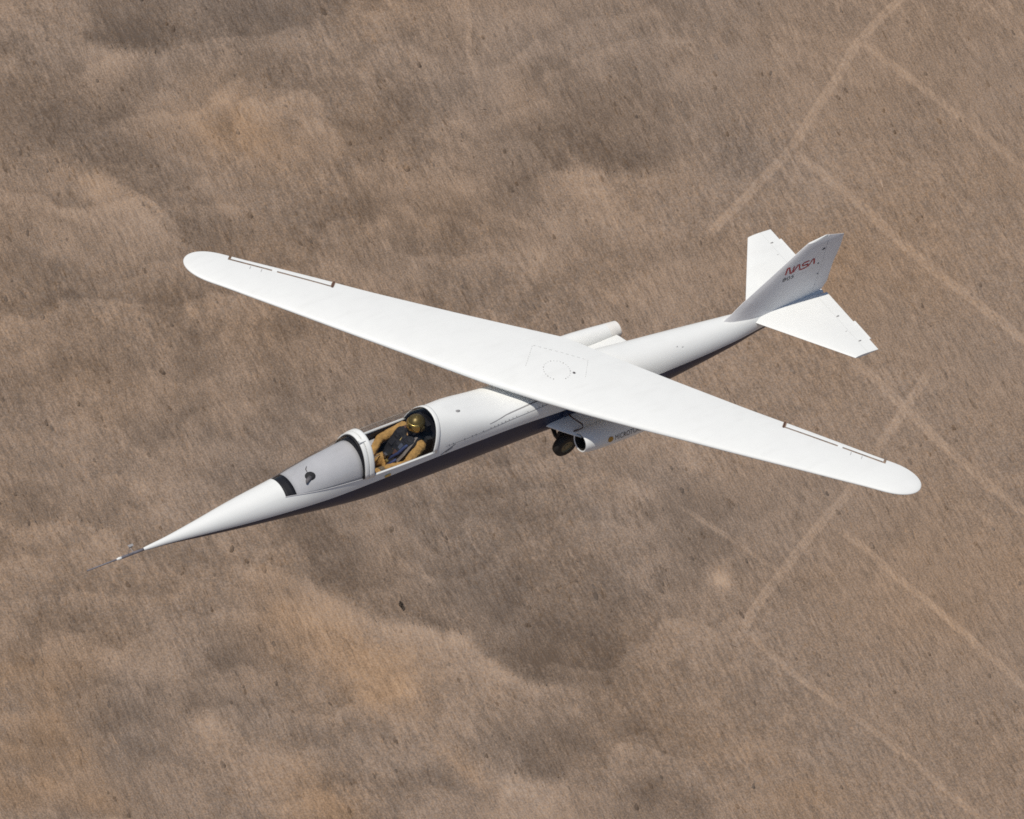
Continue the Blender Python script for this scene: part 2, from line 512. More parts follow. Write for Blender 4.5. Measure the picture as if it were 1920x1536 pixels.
def soil_mat(name, scrub=False):
    m, nt, p = new_mat(name)
    L = nt.links
    geo = N(nt, 'ShaderNodeNewGeometry')
    sub = N(nt, 'ShaderNodeVectorMath', operation='SUBTRACT')
    sub.inputs[1].default_value = (GC[0], GC[1], GROUND_Z)
    L.new(geo.outputs['Position'], sub.inputs[0])
    rot = N(nt, 'ShaderNodeVectorRotate', rotation_type='Z_AXIS')
    rot.inputs['Angle'].default_value = -STREAK
    L.new(sub.outputs[0], rot.inputs['Vector'])

    def streak(sx, sy, scale, detail, rough=0.6, dist=0.0):
        mp = N(nt, 'ShaderNodeMapping')
        mp.inputs['Scale'].default_value = (sx, sy, 0.3)
        L.new(rot.outputs[0], mp.inputs['Vector'])
        n = N(nt, 'ShaderNodeTexNoise')
        n.inputs['Scale'].default_value = scale
        n.inputs['Detail'].default_value = detail
        n.inputs['Roughness'].default_value = rough
        n.inputs['Distortion'].default_value = dist
        L.new(mp.outputs[0], n.inputs['Vector'])
        return n

    def centred(n, amp, lo=0.3, hi=0.7):
        r = N(nt, 'ShaderNodeMapRange', clamp=False)
        r.inputs['From Min'].default_value = lo
        r.inputs['From Max'].default_value = hi
        r.inputs['To Min'].default_value = -amp
        r.inputs['To Max'].default_value = amp
        L.new(n.outputs['Fac'], r.inputs['Value'])
        return r.outputs[0]

    def add(a, b):
        n = N(nt, 'ShaderNodeMath', operation='ADD')
        L.new(a, n.inputs[0]); L.new(b, n.inputs[1])
        return n.outputs[0]

    at = N(nt, 'ShaderNodeAttribute', attribute_name='tone')
    aw = N(nt, 'ShaderNodeAttribute', attribute_name='warm')
    s1 = streak(0.19, 1.0, 0.95, 2, 0.5, 0.3)
    s2 = streak(0.3, 1.0, 2.2, 1, 0.5)
    s3 = streak(1, 1, 2.3, 1, 0.6)
    s4 = streak(0.6, 1.0, 0.30, 3, 0.6, 0.5)
    patch = N(nt, 'ShaderNodeMapRange')                   # streaks fade in and out in patches
    patch.inputs['From Min'].default_value = 0.35
    patch.inputs['From Max'].default_value = 0.65
    patch.inputs['To Min'].default_value = 0.35
    patch.inputs['To Max'].default_value = 1.3
    L.new(streak(0.7, 1.0, 0.085, 3, 0.6).outputs['Fac'], patch.inputs['Value'])
    pm = N(nt, 'ShaderNodeMath', operation='MULTIPLY')
    L.new(centred(s1, STK1), pm.inputs[0])
    L.new(patch.outputs[0], pm.inputs[1])
    tone = add(add(add(at.outputs['Fac'], pm.outputs[0]), add(centred(s2, STK2), centred(s3, STK3))), centred(s4, 0.16))
    ramp = N(nt, 'ShaderNodeValToRGB')
    cr = ramp.color_ramp
    cr.interpolation = 'LINEAR'
    while len(cr.elements) < 4:
        cr.elements.new(0.5)
    for e, (pos, c) in zip(cr.elements, SOIL):
        e.position = pos
        e.color = (*c, 1)
    half = N(nt, 'ShaderNodeMapRange', clamp=True)
    half.inputs['From Min'].default_value = -1.25
    half.inputs['From Max'].default_value = 1.25
    L.new(tone, half.inputs['Value'])
    L.new(half.outputs[0], ramp.inputs['Fac'])
    # warm sand against grey-brown soil, in patches and in fine chips
    wn_ = streak(1, 1, 2.0, 1, 0.6)
    wsum = add(aw.outputs['Fac'], centred(wn_, 0.50))
    wr = N(nt, 'ShaderNodeMapRange', clamp=True)
    wr.inputs['From Min'].default_value = -0.6
    wr.inputs['From Max'].default_value = 1.3
    L.new(wsum, wr.inputs['Value'])
    tint = N(nt, 'ShaderNodeMix', data_type='RGBA')
    tint.inputs['A'].default_value = (0.96, 1.0, 1.06, 1)
    tint.inputs['B'].default_value = (1.13, 0.98, 0.80, 1)
    L.new(wr.outputs[0], tint.inputs['Factor'])
    mul = N(nt, 'ShaderNodeMix', data_type='RGBA', blend_type='MULTIPLY')
    mul.inputs['Factor'].default_value = 1.0
    L.new(ramp.outputs[0], mul.inputs['A'])
    L.new(tint.outputs['Result'], mul.inputs['B'])
    L.new(mul.outputs['Result'], p.inputs['Base Color'])
    p.inputs['Roughness'].default_value = 1.0
    p.inputs['Specular IOR Level'].default_value = 0.05
    b = N(nt, 'ShaderNodeBump')
    b.inputs['Strength'].default_value = 0.5
    b.inputs['Distance'].default_value = 0.25
    L.new(add(centred(s1, 0.5), centred(s2, 0.3)), b.inputs['Height'])
    L.new(b.outputs[0], p.inputs['Normal'])
    return m


STK1, STK2, STK3 = 0.32, 0.15, 0.42
SOIL = [(0.0, (0.118, 0.089, 0.069)), (0.36, (0.196, 0.149, 0.115)), (0.62, (0.284, 0.213, 0.162)), (1.0, (0.400, 0.304, 0.230))]
M['soil'] = soil_mat('desert_soil')

ground = grid_mesh('ground', GX, GY, GROUND_Z + H, {'tone': TONE, 'warm': WARM}, M['soil'])
tag(ground, 'brown desert floor with dry scrub and blur-like streaks far below the aircraft', None, None, 'structure')

TRACKS = [
    ([(1760, -60), (1690, 5), (1610, 85), (1550, 180), (1480, 287), (1420, 355), (1365, 410), (1320, 450)], 3.0, .42, 'dirt track running down from the top edge past the tail fin'),
    ([(1480, 287), (1563, 347), (1647, 420), (1747, 507), (1850, 585), (1990, 690)], 3.6, .38, 'pale dirt track running from the track junction behind the tail fin'),
    ([(1745, 690), (1690, 775), (1640, 855), (1590, 925), (1487, 1049), (1446, 1099), (1398, 1172), (1375, 1215)], 3.0, .40, 'dirt track passing beneath the near wing tip'),
    ([(1385, 1175), (1479, 1260), (1570, 1326), (1694, 1417), (1777, 1488), (1870, 1565)], 2.6, .32, 'faint dirt track in the lower right corner'),
    ([(1560, 980), (1677, 1078), (1797, 1177), (1917, 1285), (1990, 1350)], 2.8, .36, 'dirt track below the near wing tip running to the right edge'),
    ([(1590, 660), (1680, 745), (1760, 825), (1847, 900), (1920, 954), (2000, 1015)], 3.4, .40, 'dirt track running out to the right just beyond the near wing tip'),
    ([(1270, 945), (1370, 1010), (1458, 1070), (1490, 1090)], 2.0, .25, 'short faint dirt track below the wheel'),
    ([(1600, 75), (1680, 140), (1760, 200), (1847, 267), (1990, 370)], 3.2, .26, 'faint dirt track crossing the upper right corner'),
    ([(1780, -40), (1850, 20), (1920, 85), (2000, 160)], 3.4, .26, 'faint dirt track clipping the top right corner'),
    ([(862, -20), (882, 55), (872, 110), (900, 165), (905, 215)], 2.0, .22, 'faint winding dirt track near the top edge, left of centre'),
    ([(236, 374), (285, 403), (328, 447), (352, 474)], 1.9, .30, 'short pale foot track running down to the far wing tip'),
]
for pts, w, amt, lab in TRACKS:
    P = np.array([pix_to_ground(*q) for q in pts])
    seg = np.r_[0, np.cumsum(np.hypot(*np.diff(P, axis=0).T))]
    n = max(8, int(seg[-1] / 1.2))
    s = np.linspace(0, seg[-1], n)
    cx, cy = np.interp(s, seg, P[:, 0]), np.interp(s, seg, P[:, 1])
    k = np.ones(9) / 9
    cx[4:-4] = np.convolve(cx, k, 'valid'); cy[4:-4] = np.convolve(cy, k, 'valid')
    cx = cx + 0.5 * fbm(cx, cy, 14, 51, 2); cy = cy + 0.5 * fbm(cx, cy, 14, 57, 2)
    tx, ty = np.gradient(cx), np.gradient(cy)
    ln = np.hypot(tx, ty)
    nx, ny = -ty / ln, tx / ln
    prof_o = np.array([-1, -.75, -.5, -.22, 0, .22, .5, .75, 1.0])
    prof_t = np.array([0, .5, 1, 1, .75, 1, 1, .5, 0])
    X = cx[:, None] + nx[:, None] * prof_o[None] * w * 0.54
    Y = cy[:, None] + ny[:, None] * prof_o[None] * w * 0.54
    h, t, wm = ground_fields(X, Y)
    fade = np.clip(np.minimum(s, s[-1] - s) / 5, 0, 1)[:, None] * np.clip(0.97 + 0.35 * fbm(X, Y, 16, 71, 2), 0.6, 1.15)
    pt = prof_t[None] * fade
    t = t * (1 - 0.5 * pt) + (amt * 1.25) * pt
    wm = wm + 0.06 * pt
    rut = -0.04 * (np.abs(np.abs(prof_o) - .3) < .12)[None]
    o = grid_mesh('dirt_track', X, Y, GROUND_Z + h + 0.22 * np.sin(np.clip((1 - np.abs(prof_o)) * 2.2, 0, 1.57))[None] - 0.07 + rut, {'tone': t, 'warm': wm}, M['soil'])
    tag(o, lab, None, None, 'structure')

# dry scrub: many low tufts drawn out along the imitated panning blur, one object
NT_ = 46000
ta = rng.uniform(-215, 215, NT_); tb = rng.uniform(-160, 160, NT_)
tx, ty = GC[0] + ta * ga[0] + tb * gb[0], GC[1] + ta * ga[1] + tb * gb[1]
th, tt, tw = ground_fields(tx, ty)
keep = rng.uniform(0, 1, NT_) < np.clip(0.62 - 0.75 * tt, 0.10, 1)
tx, ty, th, tt, tw = tx[keep], ty[keep], th[keep], tt[keep], tw[keep]
n = len(tx)
ang = STREAK + rng.normal(0, 0.16, n)
ln_ = rng.lognormal(0.62, 0.4, n).clip(.6, 4.5)
wd = rng.lognormal(-1.15, 0.35, n).clip(.14, .7)
big = rng.uniform(0, 1, n) < 0.045                     # the few larger, darker bushes
wd = np.where(big, wd * 2.3, wd)
ln_ = np.where(big, np.maximum(ln_ * .8, wd * 1.6), ln_)
hg = wd * rng.uniform(.2, .5, n) * np.where(big, 1.5, 1.0)
c, sn = np.cos(ang), np.sin(ang)
shape = np.array([(-1, 0, -.15), (-.45, .8, -.1), (.5, .75, -.1), (1, 0, -.15), (.55, -.8, -.1), (-.4, -.75, -.1), (-.42, .1, .9), (.08, -.1, 1.0), (.5, .05, .8)])
tri = np.array([(0, 1, 6), (1, 7, 6), (1, 2, 7), (2, 8, 7), (2, 3, 8), (3, 4, 8), (4, 7, 8), (4, 5, 7), (5, 6, 7), (5, 0, 6)])
jit = 1 + rng.uniform(-.3, .3, (n, 9, 3))
lx = shape[None, :, 0] * jit[:, :, 0] * ln_[:, None] * .5
ly = shape[None, :, 1] * jit[:, :, 1] * wd[:, None] * .5
lz = shape[None, :, 2] * jit[:, :, 2] * hg[:, None]
co = np.stack([tx[:, None] + lx * c[:, None] - ly * sn[:, None], ty[:, None] + lx * sn[:, None] + ly * c[:, None], GROUND_Z + th[:, None] + lz], -1)
me = bpy.data.meshes.new('dry_scrub')
co = co.reshape(-1, 3)
q = (tri[None] + (np.arange(n) * 9)[:, None, None]).reshape(-1, 3)
me.vertices.add(len(co)); me.vertices.foreach_set('co', co.astype(np.float32).ravel())
me.loops.add(q.size); me.loops.foreach_set('vertex_index', q.astype(np.int32).ravel())
me.polygons.add(len(q)); me.polygons.foreach_set('loop_start', np.arange(0, q.size, 3, dtype=np.int32))
me.polygons.foreach_set('use_smooth', np.ones(len(q), bool))
tuft_tone = np.repeat(tt - 0.20 + rng.normal(0, .22, n) - .38 * big, 9)
at = me.attributes.new('tone', 'FLOAT', 'POINT'); at.data.foreach_set('value', tuft_tone.astype(np.float32))
at = me.attributes.new('warm', 'FLOAT', 'POINT'); at.data.foreach_set('value', np.repeat(tw + rng.normal(0, .3, n), 9).astype(np.float32))
me.update(calc_edges=True)
me.materials.append(M['soil'])
tag(link(bpy.data.objects.new('dry_scrub', me)), 'low dry brown scrub drawn out into blur-like streaks across the desert floor', None, None, 'stuff')


# one bush dark enough to stand out by itself
bx_, by_ = pix_to_ground(750, 1150)
bh_, bt_, bw_ = ground_fields(np.array([bx_]), np.array([by_]))
bush = bpy.data.objects.new('desert_shrub', None)
bush.location = (bx_, by_, GROUND_Z + bh_[0])
link(bush)
tag(bush, 'single dark brown shrub standing out on the scrub below the cockpit', 'shrub')
bv_, bf_ = [], []
for k in range(220):
    d = Vector((rng.normal(), rng.normal(), abs(rng.normal()) * .8)).normalized() * (rng.uniform(.35, 1) ** .6)
    p = Vector((d.x * 1.4 * math.cos(STREAK) - d.y * .38 * math.sin(STREAK), d.x * 1.4 * math.sin(STREAK) + d.y * .38 * math.cos(STREAK), .15 + d.z * .9))
    a, b = Vector(rng.normal(0, .12, 3)), Vector(rng.normal(0, .12, 3))
    o_ = len(bv_)
    bv_ += [p - a, p + b, p + a, p - b]
    bf_.append((o_, o_ + 1, o_ + 2, o_ + 3))
M['scrub'] = paint('dark_scrub', (0.125, 0.098, 0.078), 0.9, mottle=0.4, spec=0.1)
mesh('crown', bv_, bf_, M['scrub'], bush, False)
mesh('stem', *join(*[tube([(0, 0, -.1), (.3 * math.cos(t), .3 * math.sin(t), .5)], [.05, .02], 6) for t in (0.3, 1.8, 3.1, 4.6)]), M['scrub'], bush)

# ------------------------------------------------------------------ the aircraft
plane = bpy.data.objects.new('research_aircraft', None)
plane.empty_display_size = 0.5
link(plane)
tag(plane, 'white jet aircraft with one long wing slewed obliquely across its slim fuselage', 'airplane')

# fuselage stations: x, zc, half width, top z, bottom z, top exponent, bottom exponent
FUS = [
    (6.61, -.508, .008, -.500, -.516, 2.0, 2.0), (6.57, -.508, .016, -.492, -.524, 2.0, 2.0), (6.2, -.508, .049, -.459, -.557, 2.0, 2.0),
    (5.7, -.508, .110, -.398, -.618, 2.0, 2.0), (5.11, -.500, .188, -.312, -.688, 2.0, 2.0), (4.37, -.500, .265, -.224, -.775, 2.0, 2.05),
    (3.66, -.500, .322, -.016, -.865, 2.05, 2.2), (3.04, -.500, .345, .105, -.940, 2.1, 2.3), (2.55, -.500, .350, .105, -.965, 2.15, 2.3),
    (2.12, -.500, .350, .075, -.970, 2.2, 2.3), (1.67, -.500, .350, -.005, -.970, 2.95, 2.3), (1.2, -.500, .350, -.115, -.960, 3.5, 2.3),
    (0.91, -.500, .350, -.165, -.957, 3.8, 2.3), (0.0, -.505, .350, -.165, -.955, 3.8, 2.3), (-.75, -.525, .335, -.165, -.950, 2.8, 2.3),
    (-1.43, -.550, .308, -.225, -.937, 2.4, 2.3), (-2.2, -.562, .258, -.292, -.870, 2.15, 2.2), (-2.9, -.565, .192, -.350, -.780, 2.0, 2.1),
    (-3.4, -.550, .125, -.385, -.715, 2.0, 2.0), (-4.0, -.520, .095, -.420, -.625, 2.0, 2.0), (-4.36, -.500, .055, -.440, -.57, 2.0, 2.0),
]
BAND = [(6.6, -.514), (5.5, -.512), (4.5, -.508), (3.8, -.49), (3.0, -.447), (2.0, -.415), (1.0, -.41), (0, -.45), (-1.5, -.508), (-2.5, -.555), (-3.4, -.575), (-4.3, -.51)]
SILL = [(6.6, -.50), (5.6, -.44), (5.0, -.37), (4.4, -.305), (3.6, -.318), (3.1, -.33), (2.1, -.33), (1.0, -.33), (0, -.34), (-1.5, -.40), (-2.9, -.50), (-3.5, -.50), (-4.3, -.475)]


def FX(x):
    return x * (1 - .0029 * x)


FUS = [(FX(q[0]),) + q[1:] for q in FUS]
BAND = [(FX(q[0]), q[1]) for q in BAND]
SILL = [(FX(q[0]), q[1]) for q in SILL]
X_NOSE, X_TAIL = FUS[0][0], FUS[-1][0]


def sec(x):
    return tuple(smooth_tab(FUS, x, k) for k in range(1, 7))


def oml_z(x, z, side=1, grow=0.0):
    """Point on the fuselage skin at height z."""
    zc, a, zt, zb, nt_, nb_ = sec(x)
    b, n_ = (zt - zc, nt_) if z >= zc else (zc - zb, nb_)
    f = min(1.0, abs(z - zc) / b)
    y = a * max(0.0, 1 - f ** n_) ** (1 / n_)
    return Vector((x, side * (y + grow), z))


def oml_ang(x, t):
    """t = angle: 0 port, pi/2 top, pi starboard, 3pi/2 bottom."""
    zc, a, zt, zb, nt_, nb_ = sec(x)
    c, s_ = math.cos(t), math.sin(t)
    b, n_ = (zt - zc, nt_) if s_ >= 0 else (zc - zb, nb_)
    return Vector((x, a * math.copysign(abs(c) ** (2 / n_), c), zc + b * math.copysign(abs(s_) ** (2 / n_), s_)))


def ang_of_z(x, z):
    zc, a, zt, zb, nt_, nb_ = sec(x)
    b, n_ = (zt - zc, nt_) if z >= zc else (zc - zb, nb_)
    f = min(0.97, abs(z - zc) / b)
    return math.copysign(math.asin(f ** (n_ / 2)), z - zc)


KB, KT, KL = 4, 22, 16


def lean(x, z, zs):
    w = max(0.0, min(1.0, (x - 1.2) / 0.7)) * max(0.0, min(1.0, (2.75 - x) / 0.5)) if x < 2.75 else 0
    return -0.26 * w * max(0.0, z - zs)


def ring(x, grow=0.0):
    zb, zs = smooth_tab(BAND, x), smooth_tab(SILL, x)
    tb, ts = ang_of_z(x, zb), ang_of_z(x, max(zs, zb + 1e-3))
    T = [tb + (ts - tb) * i / KB for i in range(KB)]
    T += [ts + (math.pi - 2 * ts) * i / KT for i in range(KT)]
    T += [math.pi - ts + (ts - tb) * i / KB for i in range(KB)]
    T += [math.pi - tb + (math.pi + 2 * tb) * i / KL for i in range(KL)]
    R = []
    for t in T:
        p = oml_ang(x, t)
        if grow:
            zc = sec(x)[0]
            d = Vector((0, p.y, p.z - zc))
            if d.length > 1e-6:
                p = p + d.normalized() * grow
        p.x += lean(x, p.z, zs)
        R.append(p)
    return R


X_WS0, X_WS1, X_CA0, X_CA1 = 4.365, 3.225, 3.10, 2.13       # windshield, then hinged canopy
xs = sorted(set([round(q, 4) for q in list(np.linspace(X_NOSE, X_WS0, 26)) + list(np.linspace(X_WS0, X_WS1, 15)) + list(np.linspace(X_WS1, X_CA0, 4)) + list(np.linspace(X_CA0, X_CA1, 13)) + list(np.linspace(X_CA1, X_TAIL, 60))]), reverse=True)
rings = [ring(x) for x in xs]
nr = len(rings[0])
V = [p for r in rings for p in r]
F, MI = [], []
for i in range(len(xs) - 1):
    xm = (xs[i] + xs[i + 1]) / 2
    for j in range(nr):
        if KB <= j < KB + KT and X_CA1 < xm < X_WS0:
            continue
        k = (j + 1) % nr
        F.append((i * nr + j, i * nr + k, (i + 1) * nr + k, (i + 1) * nr + j))
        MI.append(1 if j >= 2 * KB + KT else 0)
F.append(tuple(range(nr - 1, -1, -1))); MI.append(0)
F.append(tuple((len(xs) - 1) * nr + j for j in range(nr))); MI.append(0)
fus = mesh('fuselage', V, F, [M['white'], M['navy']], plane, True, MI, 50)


def arch_rows(x, grow):
    return ring(x, grow)[KB:KB + KT + 1]


def arch_patch(name, xa, xb, nx_, grow, mat, parent, thick=0.0):
    R = [arch_rows(xa + (xb - xa) * i / nx_, grow) for i in range(nx_ + 1)]
    V, F = loft(R, False)
    o = mesh(name, V, F, mat, parent)
    if thick:
        md = o.modifiers.new('thickness', 'SOLIDIFY')
        md.thickness = thick
        md.offset = 0
    return o


# windshield and canopy
ws = arch_patch('windshield', X_WS0, X_WS1, 14, 0.002, M['glass'], plane)
cg = arch_patch('canopy', X_CA0, X_CA1, 12, 0.004, M['glass'], plane)
arch_patch('front_arch', 3.228, 3.172, 3, 0.016, M['white'], plane, 0.03)
arch_patch('canopy_frame', 3.166, 3.095, 3, 0.022, M['white'], cg, 0.03)
arch_patch('canopy_frame', 2.165, 2.10, 3, 0.006, M['white'], cg, 0.010)
arch_patch('seal', 3.254, 3.230, 3, 0.008, M['black'], ws, 0.006)
mesh('frame_latch', *box(oml_ang(3.14, 1.35) + Vector((.05, .0, .03)), (.09, .045, .03)), M['white'], ws, False)
for s in (1, -1):                                           # canopy rails along the cockpit sills
    pts = []
    for i in range(13):
        x = X_CA0 + 0.02 + (X_CA1 - X_CA0 - 0.02) * i / 12
        p = oml_z(x, smooth_tab(SILL, x) + .012, s)
        pts.append(p)
    mesh('canopy_rail', *tube(pts, 0.017, 8), M['white'], cg)
    pts = []
    for i in range(13):
        x = X_WS0 + (X_WS1 - X_WS0) * i / 12
        pts.append(oml_z(x, smooth_tab(SILL, x) + .004, s, 0.001))
    mesh('windshield_edge', *tube(pts, 0.006, 6), M['seamdark'] if s < 0 else M['deck'], ws)
pts = [ring(X_WS0)[KB + i] for i in range(KT + 1)]
mesh('windshield_edge', *tube(pts, 0.004, 6), M['white'], ws)


# deck under the windshield
def deck_rows(x, sc=0.74, dz=-0.003):
    zs = smooth_tab(SILL, x)
    return [Vector((p.x, p.y * 0.985, zs + (p.z - zs) * sc + dz)) for p in ring(x)[KB:KB + KT + 1]]


X_BLK = 4.205
V, F = loft([deck_rows(X_BLK + (3.21 - X_BLK) * i / 12) for i in range(13)], False)
dk = mesh('instrument_deck', V, F, M['deck'], plane)
md = dk.modifiers.new('thickness', 'SOLIDIFY'); md.thickness = 0.012; md.offset = -1
V, F = loft([deck_rows(X_WS0 - .005 + (X_BLK - X_WS0 + .008) * i / 3, 0.66, -.002) for i in range(4)], False)
bk = mesh('black_panel', V, F, M['black'], plane)
md = bk.modifiers.new('thickness', 'SOLIDIFY'); md.thickness = 0.01; md.offset = -1
# dark upright wall added to show a dark band below the front arch
wa, wb = ring(3.240, -.004)[KB:KB + KT + 1], deck_rows(3.240)
V, F = loft([wa, wb], False)
wl_ = mesh('dark_band_wall', V, F, M['black'], plane)
wl_.modifiers.new('thickness', 'SOLIDIFY').thickness = .012
# air vent standing on the deck
vc = Vector((3.93, 0.075, -.205))
vent = mesh('air_vent', *ball(vc, (.085, .072, .05), 18, 10), M['rubber'], plane)
mesh('nozzle', *tube([vc + Vector((.03, .03, .012)), vc + Vector((.09, .06, .012)), vc + Vector((.115, .085, .002))], [.035, .024, .012], 10), M['seamdark'], vent)
mesh('cable', *tube([vc + Vector((.02, -.05, .03)), vc + Vector((.015, -.10, .045)), vc + Vector((-.03, -.14, .035))], .006, 6), M['seamdark'], vent)

# cockpit tub, bulkhead, seat, panel, stick
def tub_ring(x):
    zs = smooth_tab(SILL, x)
    zc, a, zt, zb, _, _ = sec(x)
    P = []
    for s in (1, -1):
        L_ = [oml_z(x, zs - .004, s), oml_z(x, zs - .08, s), oml_z(x, -.62, s), oml_z(x, -.80, s)]
        L_ = [Vector((p.x, p.y - s * .030, p.z)) for p in L_]
        P += L_ if s > 0 else L_[::-1]
    return P


V, F = loft([tub_ring(2.15 + (4.05 - 2.15) * i / 12) for i in range(13)], False)
mesh('cockpit_lining', V, F, M['interior'], plane)
top = [p + Vector((-.035, 0, -.01)) for p in ring(X_CA1)[KB:KB + KT + 1]]
low = [p for p in tub_ring(X_CA1)]
bv = top + [Vector((2.095, p.y, p.z)) for p in low[::-1]]
n0 = len(bv)
bv2 = bv + [p + Vector((-.02, 0, 0)) for p in bv]
mesh('rear_bulkhead', bv2, [tuple(range(n0)), tuple(range(2 * n0 - 1, n0 - 1, -1))] + [(i, (i + 1) % n0, n0 + (i + 1) % n0, n0 + i) for i in range(n0)], M['black'], plane, False)
seat = mesh('seat', *join(box((2.20, 0, -.50), (.09, .40, .62), Matrix.Rotation(math.radians(-14), 3, 'Y')), box((2.52, 0, -.80), (.56, .40, .06), Matrix.Rotation(math.radians(-8), 3, 'Y'))), M['vest'], plane, False)
mesh('headrest', *box((2.13, 0, -.09), (.07, .26, .15)), M['black'], seat, False)
mesh('instrument_panel', *box((3.24, 0, -.42), (.03, .52, .24)), M['interior'], plane, False)
mesh('control_stick', *join(tube([(2.98, 0, -.82), (2.96, 0, -.66), (2.92, 0, -.55)], .013, 8), ball((2.915, 0, -.53), (.022, .022, .035), 10, 6)), M['black'], plane)
mesh('side_console', *box((2.75, .262, -.46), (.62, .07, .05)), M['interior'], plane, False)
mesh('side_console', *box((2.72, -.262, -.47), (.7, .08, .05)), M['deck'], plane, False)

# nose boom with vanes
boom = mesh('nose_boom', *tube([(6.42, 0, -.508), (6.46, 0, -.509), (6.75, 0, -.511), (6.83, 0, -.511), (7.29, 0, -.512)], [.020, .019, .019, .011, .009], 12), M['boom'], plane)
mesh('boom_collar', *tube([(6.76, 0, -.511), (6.795, 0, -.511), (6.84, 0, -.511)], [.019, .019, .010], 12), M['white'], boom)
mesh('flow_vane', *join(tube([(6.66, 0, -.50), (6.66, 0, -.37)], .003, 6), box((6.64, 0, -.368), (.05, .003, .022))), M['seam'], boom, False)
mesh('flow_vane', *join(tube([(6.56, 0, -.51), (6.56, -.13, -.51)], .004, 6), box((6.53, -.13, -.51), (.075, .035, .003))), M['seam'], boom, False)


# seams and small fittings on the fuselage
def seam(pts, w, mat, name='panel_seam', parent=fus, off=0.0022):
    """Thin strip lying on the skin along (x, z) points of the port side."""
    V, F = [], []
    for i, (x, z) in enumerate(pts):
        for k in (-1, 1):
            V.append(oml_z(x, z + k * w / 2, 1, off))
        if i:
            b = 2 * i
            F.append((b - 2, b, b + 1, b - 1))
    o = mesh(name, V, F, mat, parent)
    return o


def lin(a, b, n_=10):
    return [(a[0] + (b[0] - a[0]) * i / n_, a[1] + (b[1] - a[1]) * i / n_) for i in range(n_ + 1)]


seam(lin((1.25, -.205), (0.30, -.185)), .008, M['seam'])
seam(lin((1.95, -.29), (0.30, -.245)), .006, M['seam'])
for i in range(26):
    x = 1.9 - i * .06
    if random.random() < 0.75:
        mesh('fastener', *ball(oml_z(x, -.29 + .045 * (1.95 - x) / 1.65 + .012, 1, .001), (.007, .003, .007), 8, 4), M['seamdark'], fus)
seam(lin((2.02, -.40), (1.80, -.30), 6), .011, M['seamdark'])
seam(lin((1.95, -.385), (1.84, -.34), 6), .016, M['seam'])
lt = oml_z(2.86, -.405, 1)
mesh('canopy_latch', *box(lt + Vector((0, .006, 0)), (.085, .02, .028), Matrix.Rotation(.1, 3, 'Y')), M['brass'], fus, False)
zt = oml_ang(1.66, 1.45)
mesh('air_scoop', *ball(zt, (.05, .025, .022), 12, 8), M['seam'], fus)
for x, t in ((-1.9, 1.1), (-1.98, 1.0)):
    mesh('fastener', *ball(oml_ang(x, t), (.016, .012, .003), 8, 4), M['faint'], fus)

# ------------------------------------------------------------------ wing, swung about its pivot
SW = math.radians(40.35)
SP = Vector((-math.sin(SW), math.cos(SW), 0))       # along the span, towards the port tip
CH = Vector((math.cos(SW), math.sin(SW), 0))        # towards the leading edge
LE_T = [(0, .634), (.6, .618), (1.25, .584), (1.9, .535), (2.6, .486), (3.25, .436), (3.9, .388), (4.6, .345), (5.03, .345)]
TE_T = [(0, -.640), (.25, -.612), (.7, -.560), (1.4, -.483), (2.0, -.425), (2.65, -.366), (3.1, -.336), (3.8, -.283), (4.55, -.228), (5.03, -.222)]
HG_T = [(0, -.47), (2.9, -.228), (3.1, -.222), (3.87, -.182), (4.53, -.140), (5.03, -.10)]
TIP0, TIP1 = 4.48, 5.0
SL = math.radians(0.0)


def wing_lt(s):
    a = abs(s)
    le, te = smooth_tab(LE_T, a), smooth_tab(TE_T, a)
    if a > TIP0:
        f = min(1.0, (a - TIP0) / (TIP1 - TIP0))
        g = max(0.0, 1 - f ** 2.3) ** 0.5
        m = 0.07
        le, te = m + (le - m) * g, m + (te - m) * g
    return le, te


def af(f):
    """NACA 12 % thickness and a little camber: upper and lower z as a part of the chord at fraction f from the nose."""
    t = 0.6 * (0.2969 * math.sqrt(max(f, 0)) - 0.1260 * f - 0.3516 * f * f + 0.2843 * f ** 3 - 0.1030 * f ** 4)
    c_ = 0.018 * (1 - (2 * f - 1) ** 2)
    return c_ + t, c_ - t


def wpt(s, c_, z):
    return SP * (s - .05) + CH * c_ + Vector((0, 0, z))


WZ = -.052


def wing_point(s, c_, up=True):
    le, te = wing_lt(s)
    ch = le - te
    f = min(1, max(0, (le - c_) / max(ch, 1e-6)))
    u, l_ = af(f)
    return wpt(s, c_, WZ + ch * (u if up else l_))


AIL0, AIL1 = 3.045, 4.465
ss = sorted(set([round(v_, 4) for v_ in list(np.linspace(0, AIL0 - .04, 22)) + [AIL0, AIL1] + list(np.linspace(AIL0 + .02, AIL1 - .02, 12)) + list(TIP0 + (TIP1 - TIP0) * np.sin(np.linspace(0.02, math.pi / 2, 16)))]))
ss = [-s for s in ss[:0:-1]] + ss
NF, NA = 18, 6


def wing_ring(s):
    le, te = wing_lt(s)
    hg = max(te + 0.02 * (le - te), min(le - .3 * (le - te), smooth_tab(HG_T, abs(s))))
    fr = [le + (hg - le) * (1 - math.cos(math.pi / 2 * i / NF)) for i in range(NF + 1)]
    af_ = [hg + (te - hg) * i / NA for i in range(1, NA + 1)]
    cs = fr + af_
    up = [wing_point(s, c_, True) for c_ in cs]
    lo = [wing_point(s, c_, False) for c_ in cs[1:-1]]
    return up + lo[::-1], len(cs)


R = [wing_ring(s) for s in ss]
nc = R[0][1]
R = [r[0] for r in R]
nw = len(R[0])
V = [p for r in R for p in r]
F = []


def is_ail(s0, s1):
    m = abs((s0 + s1) / 2)
    return AIL0 < m < AIL1


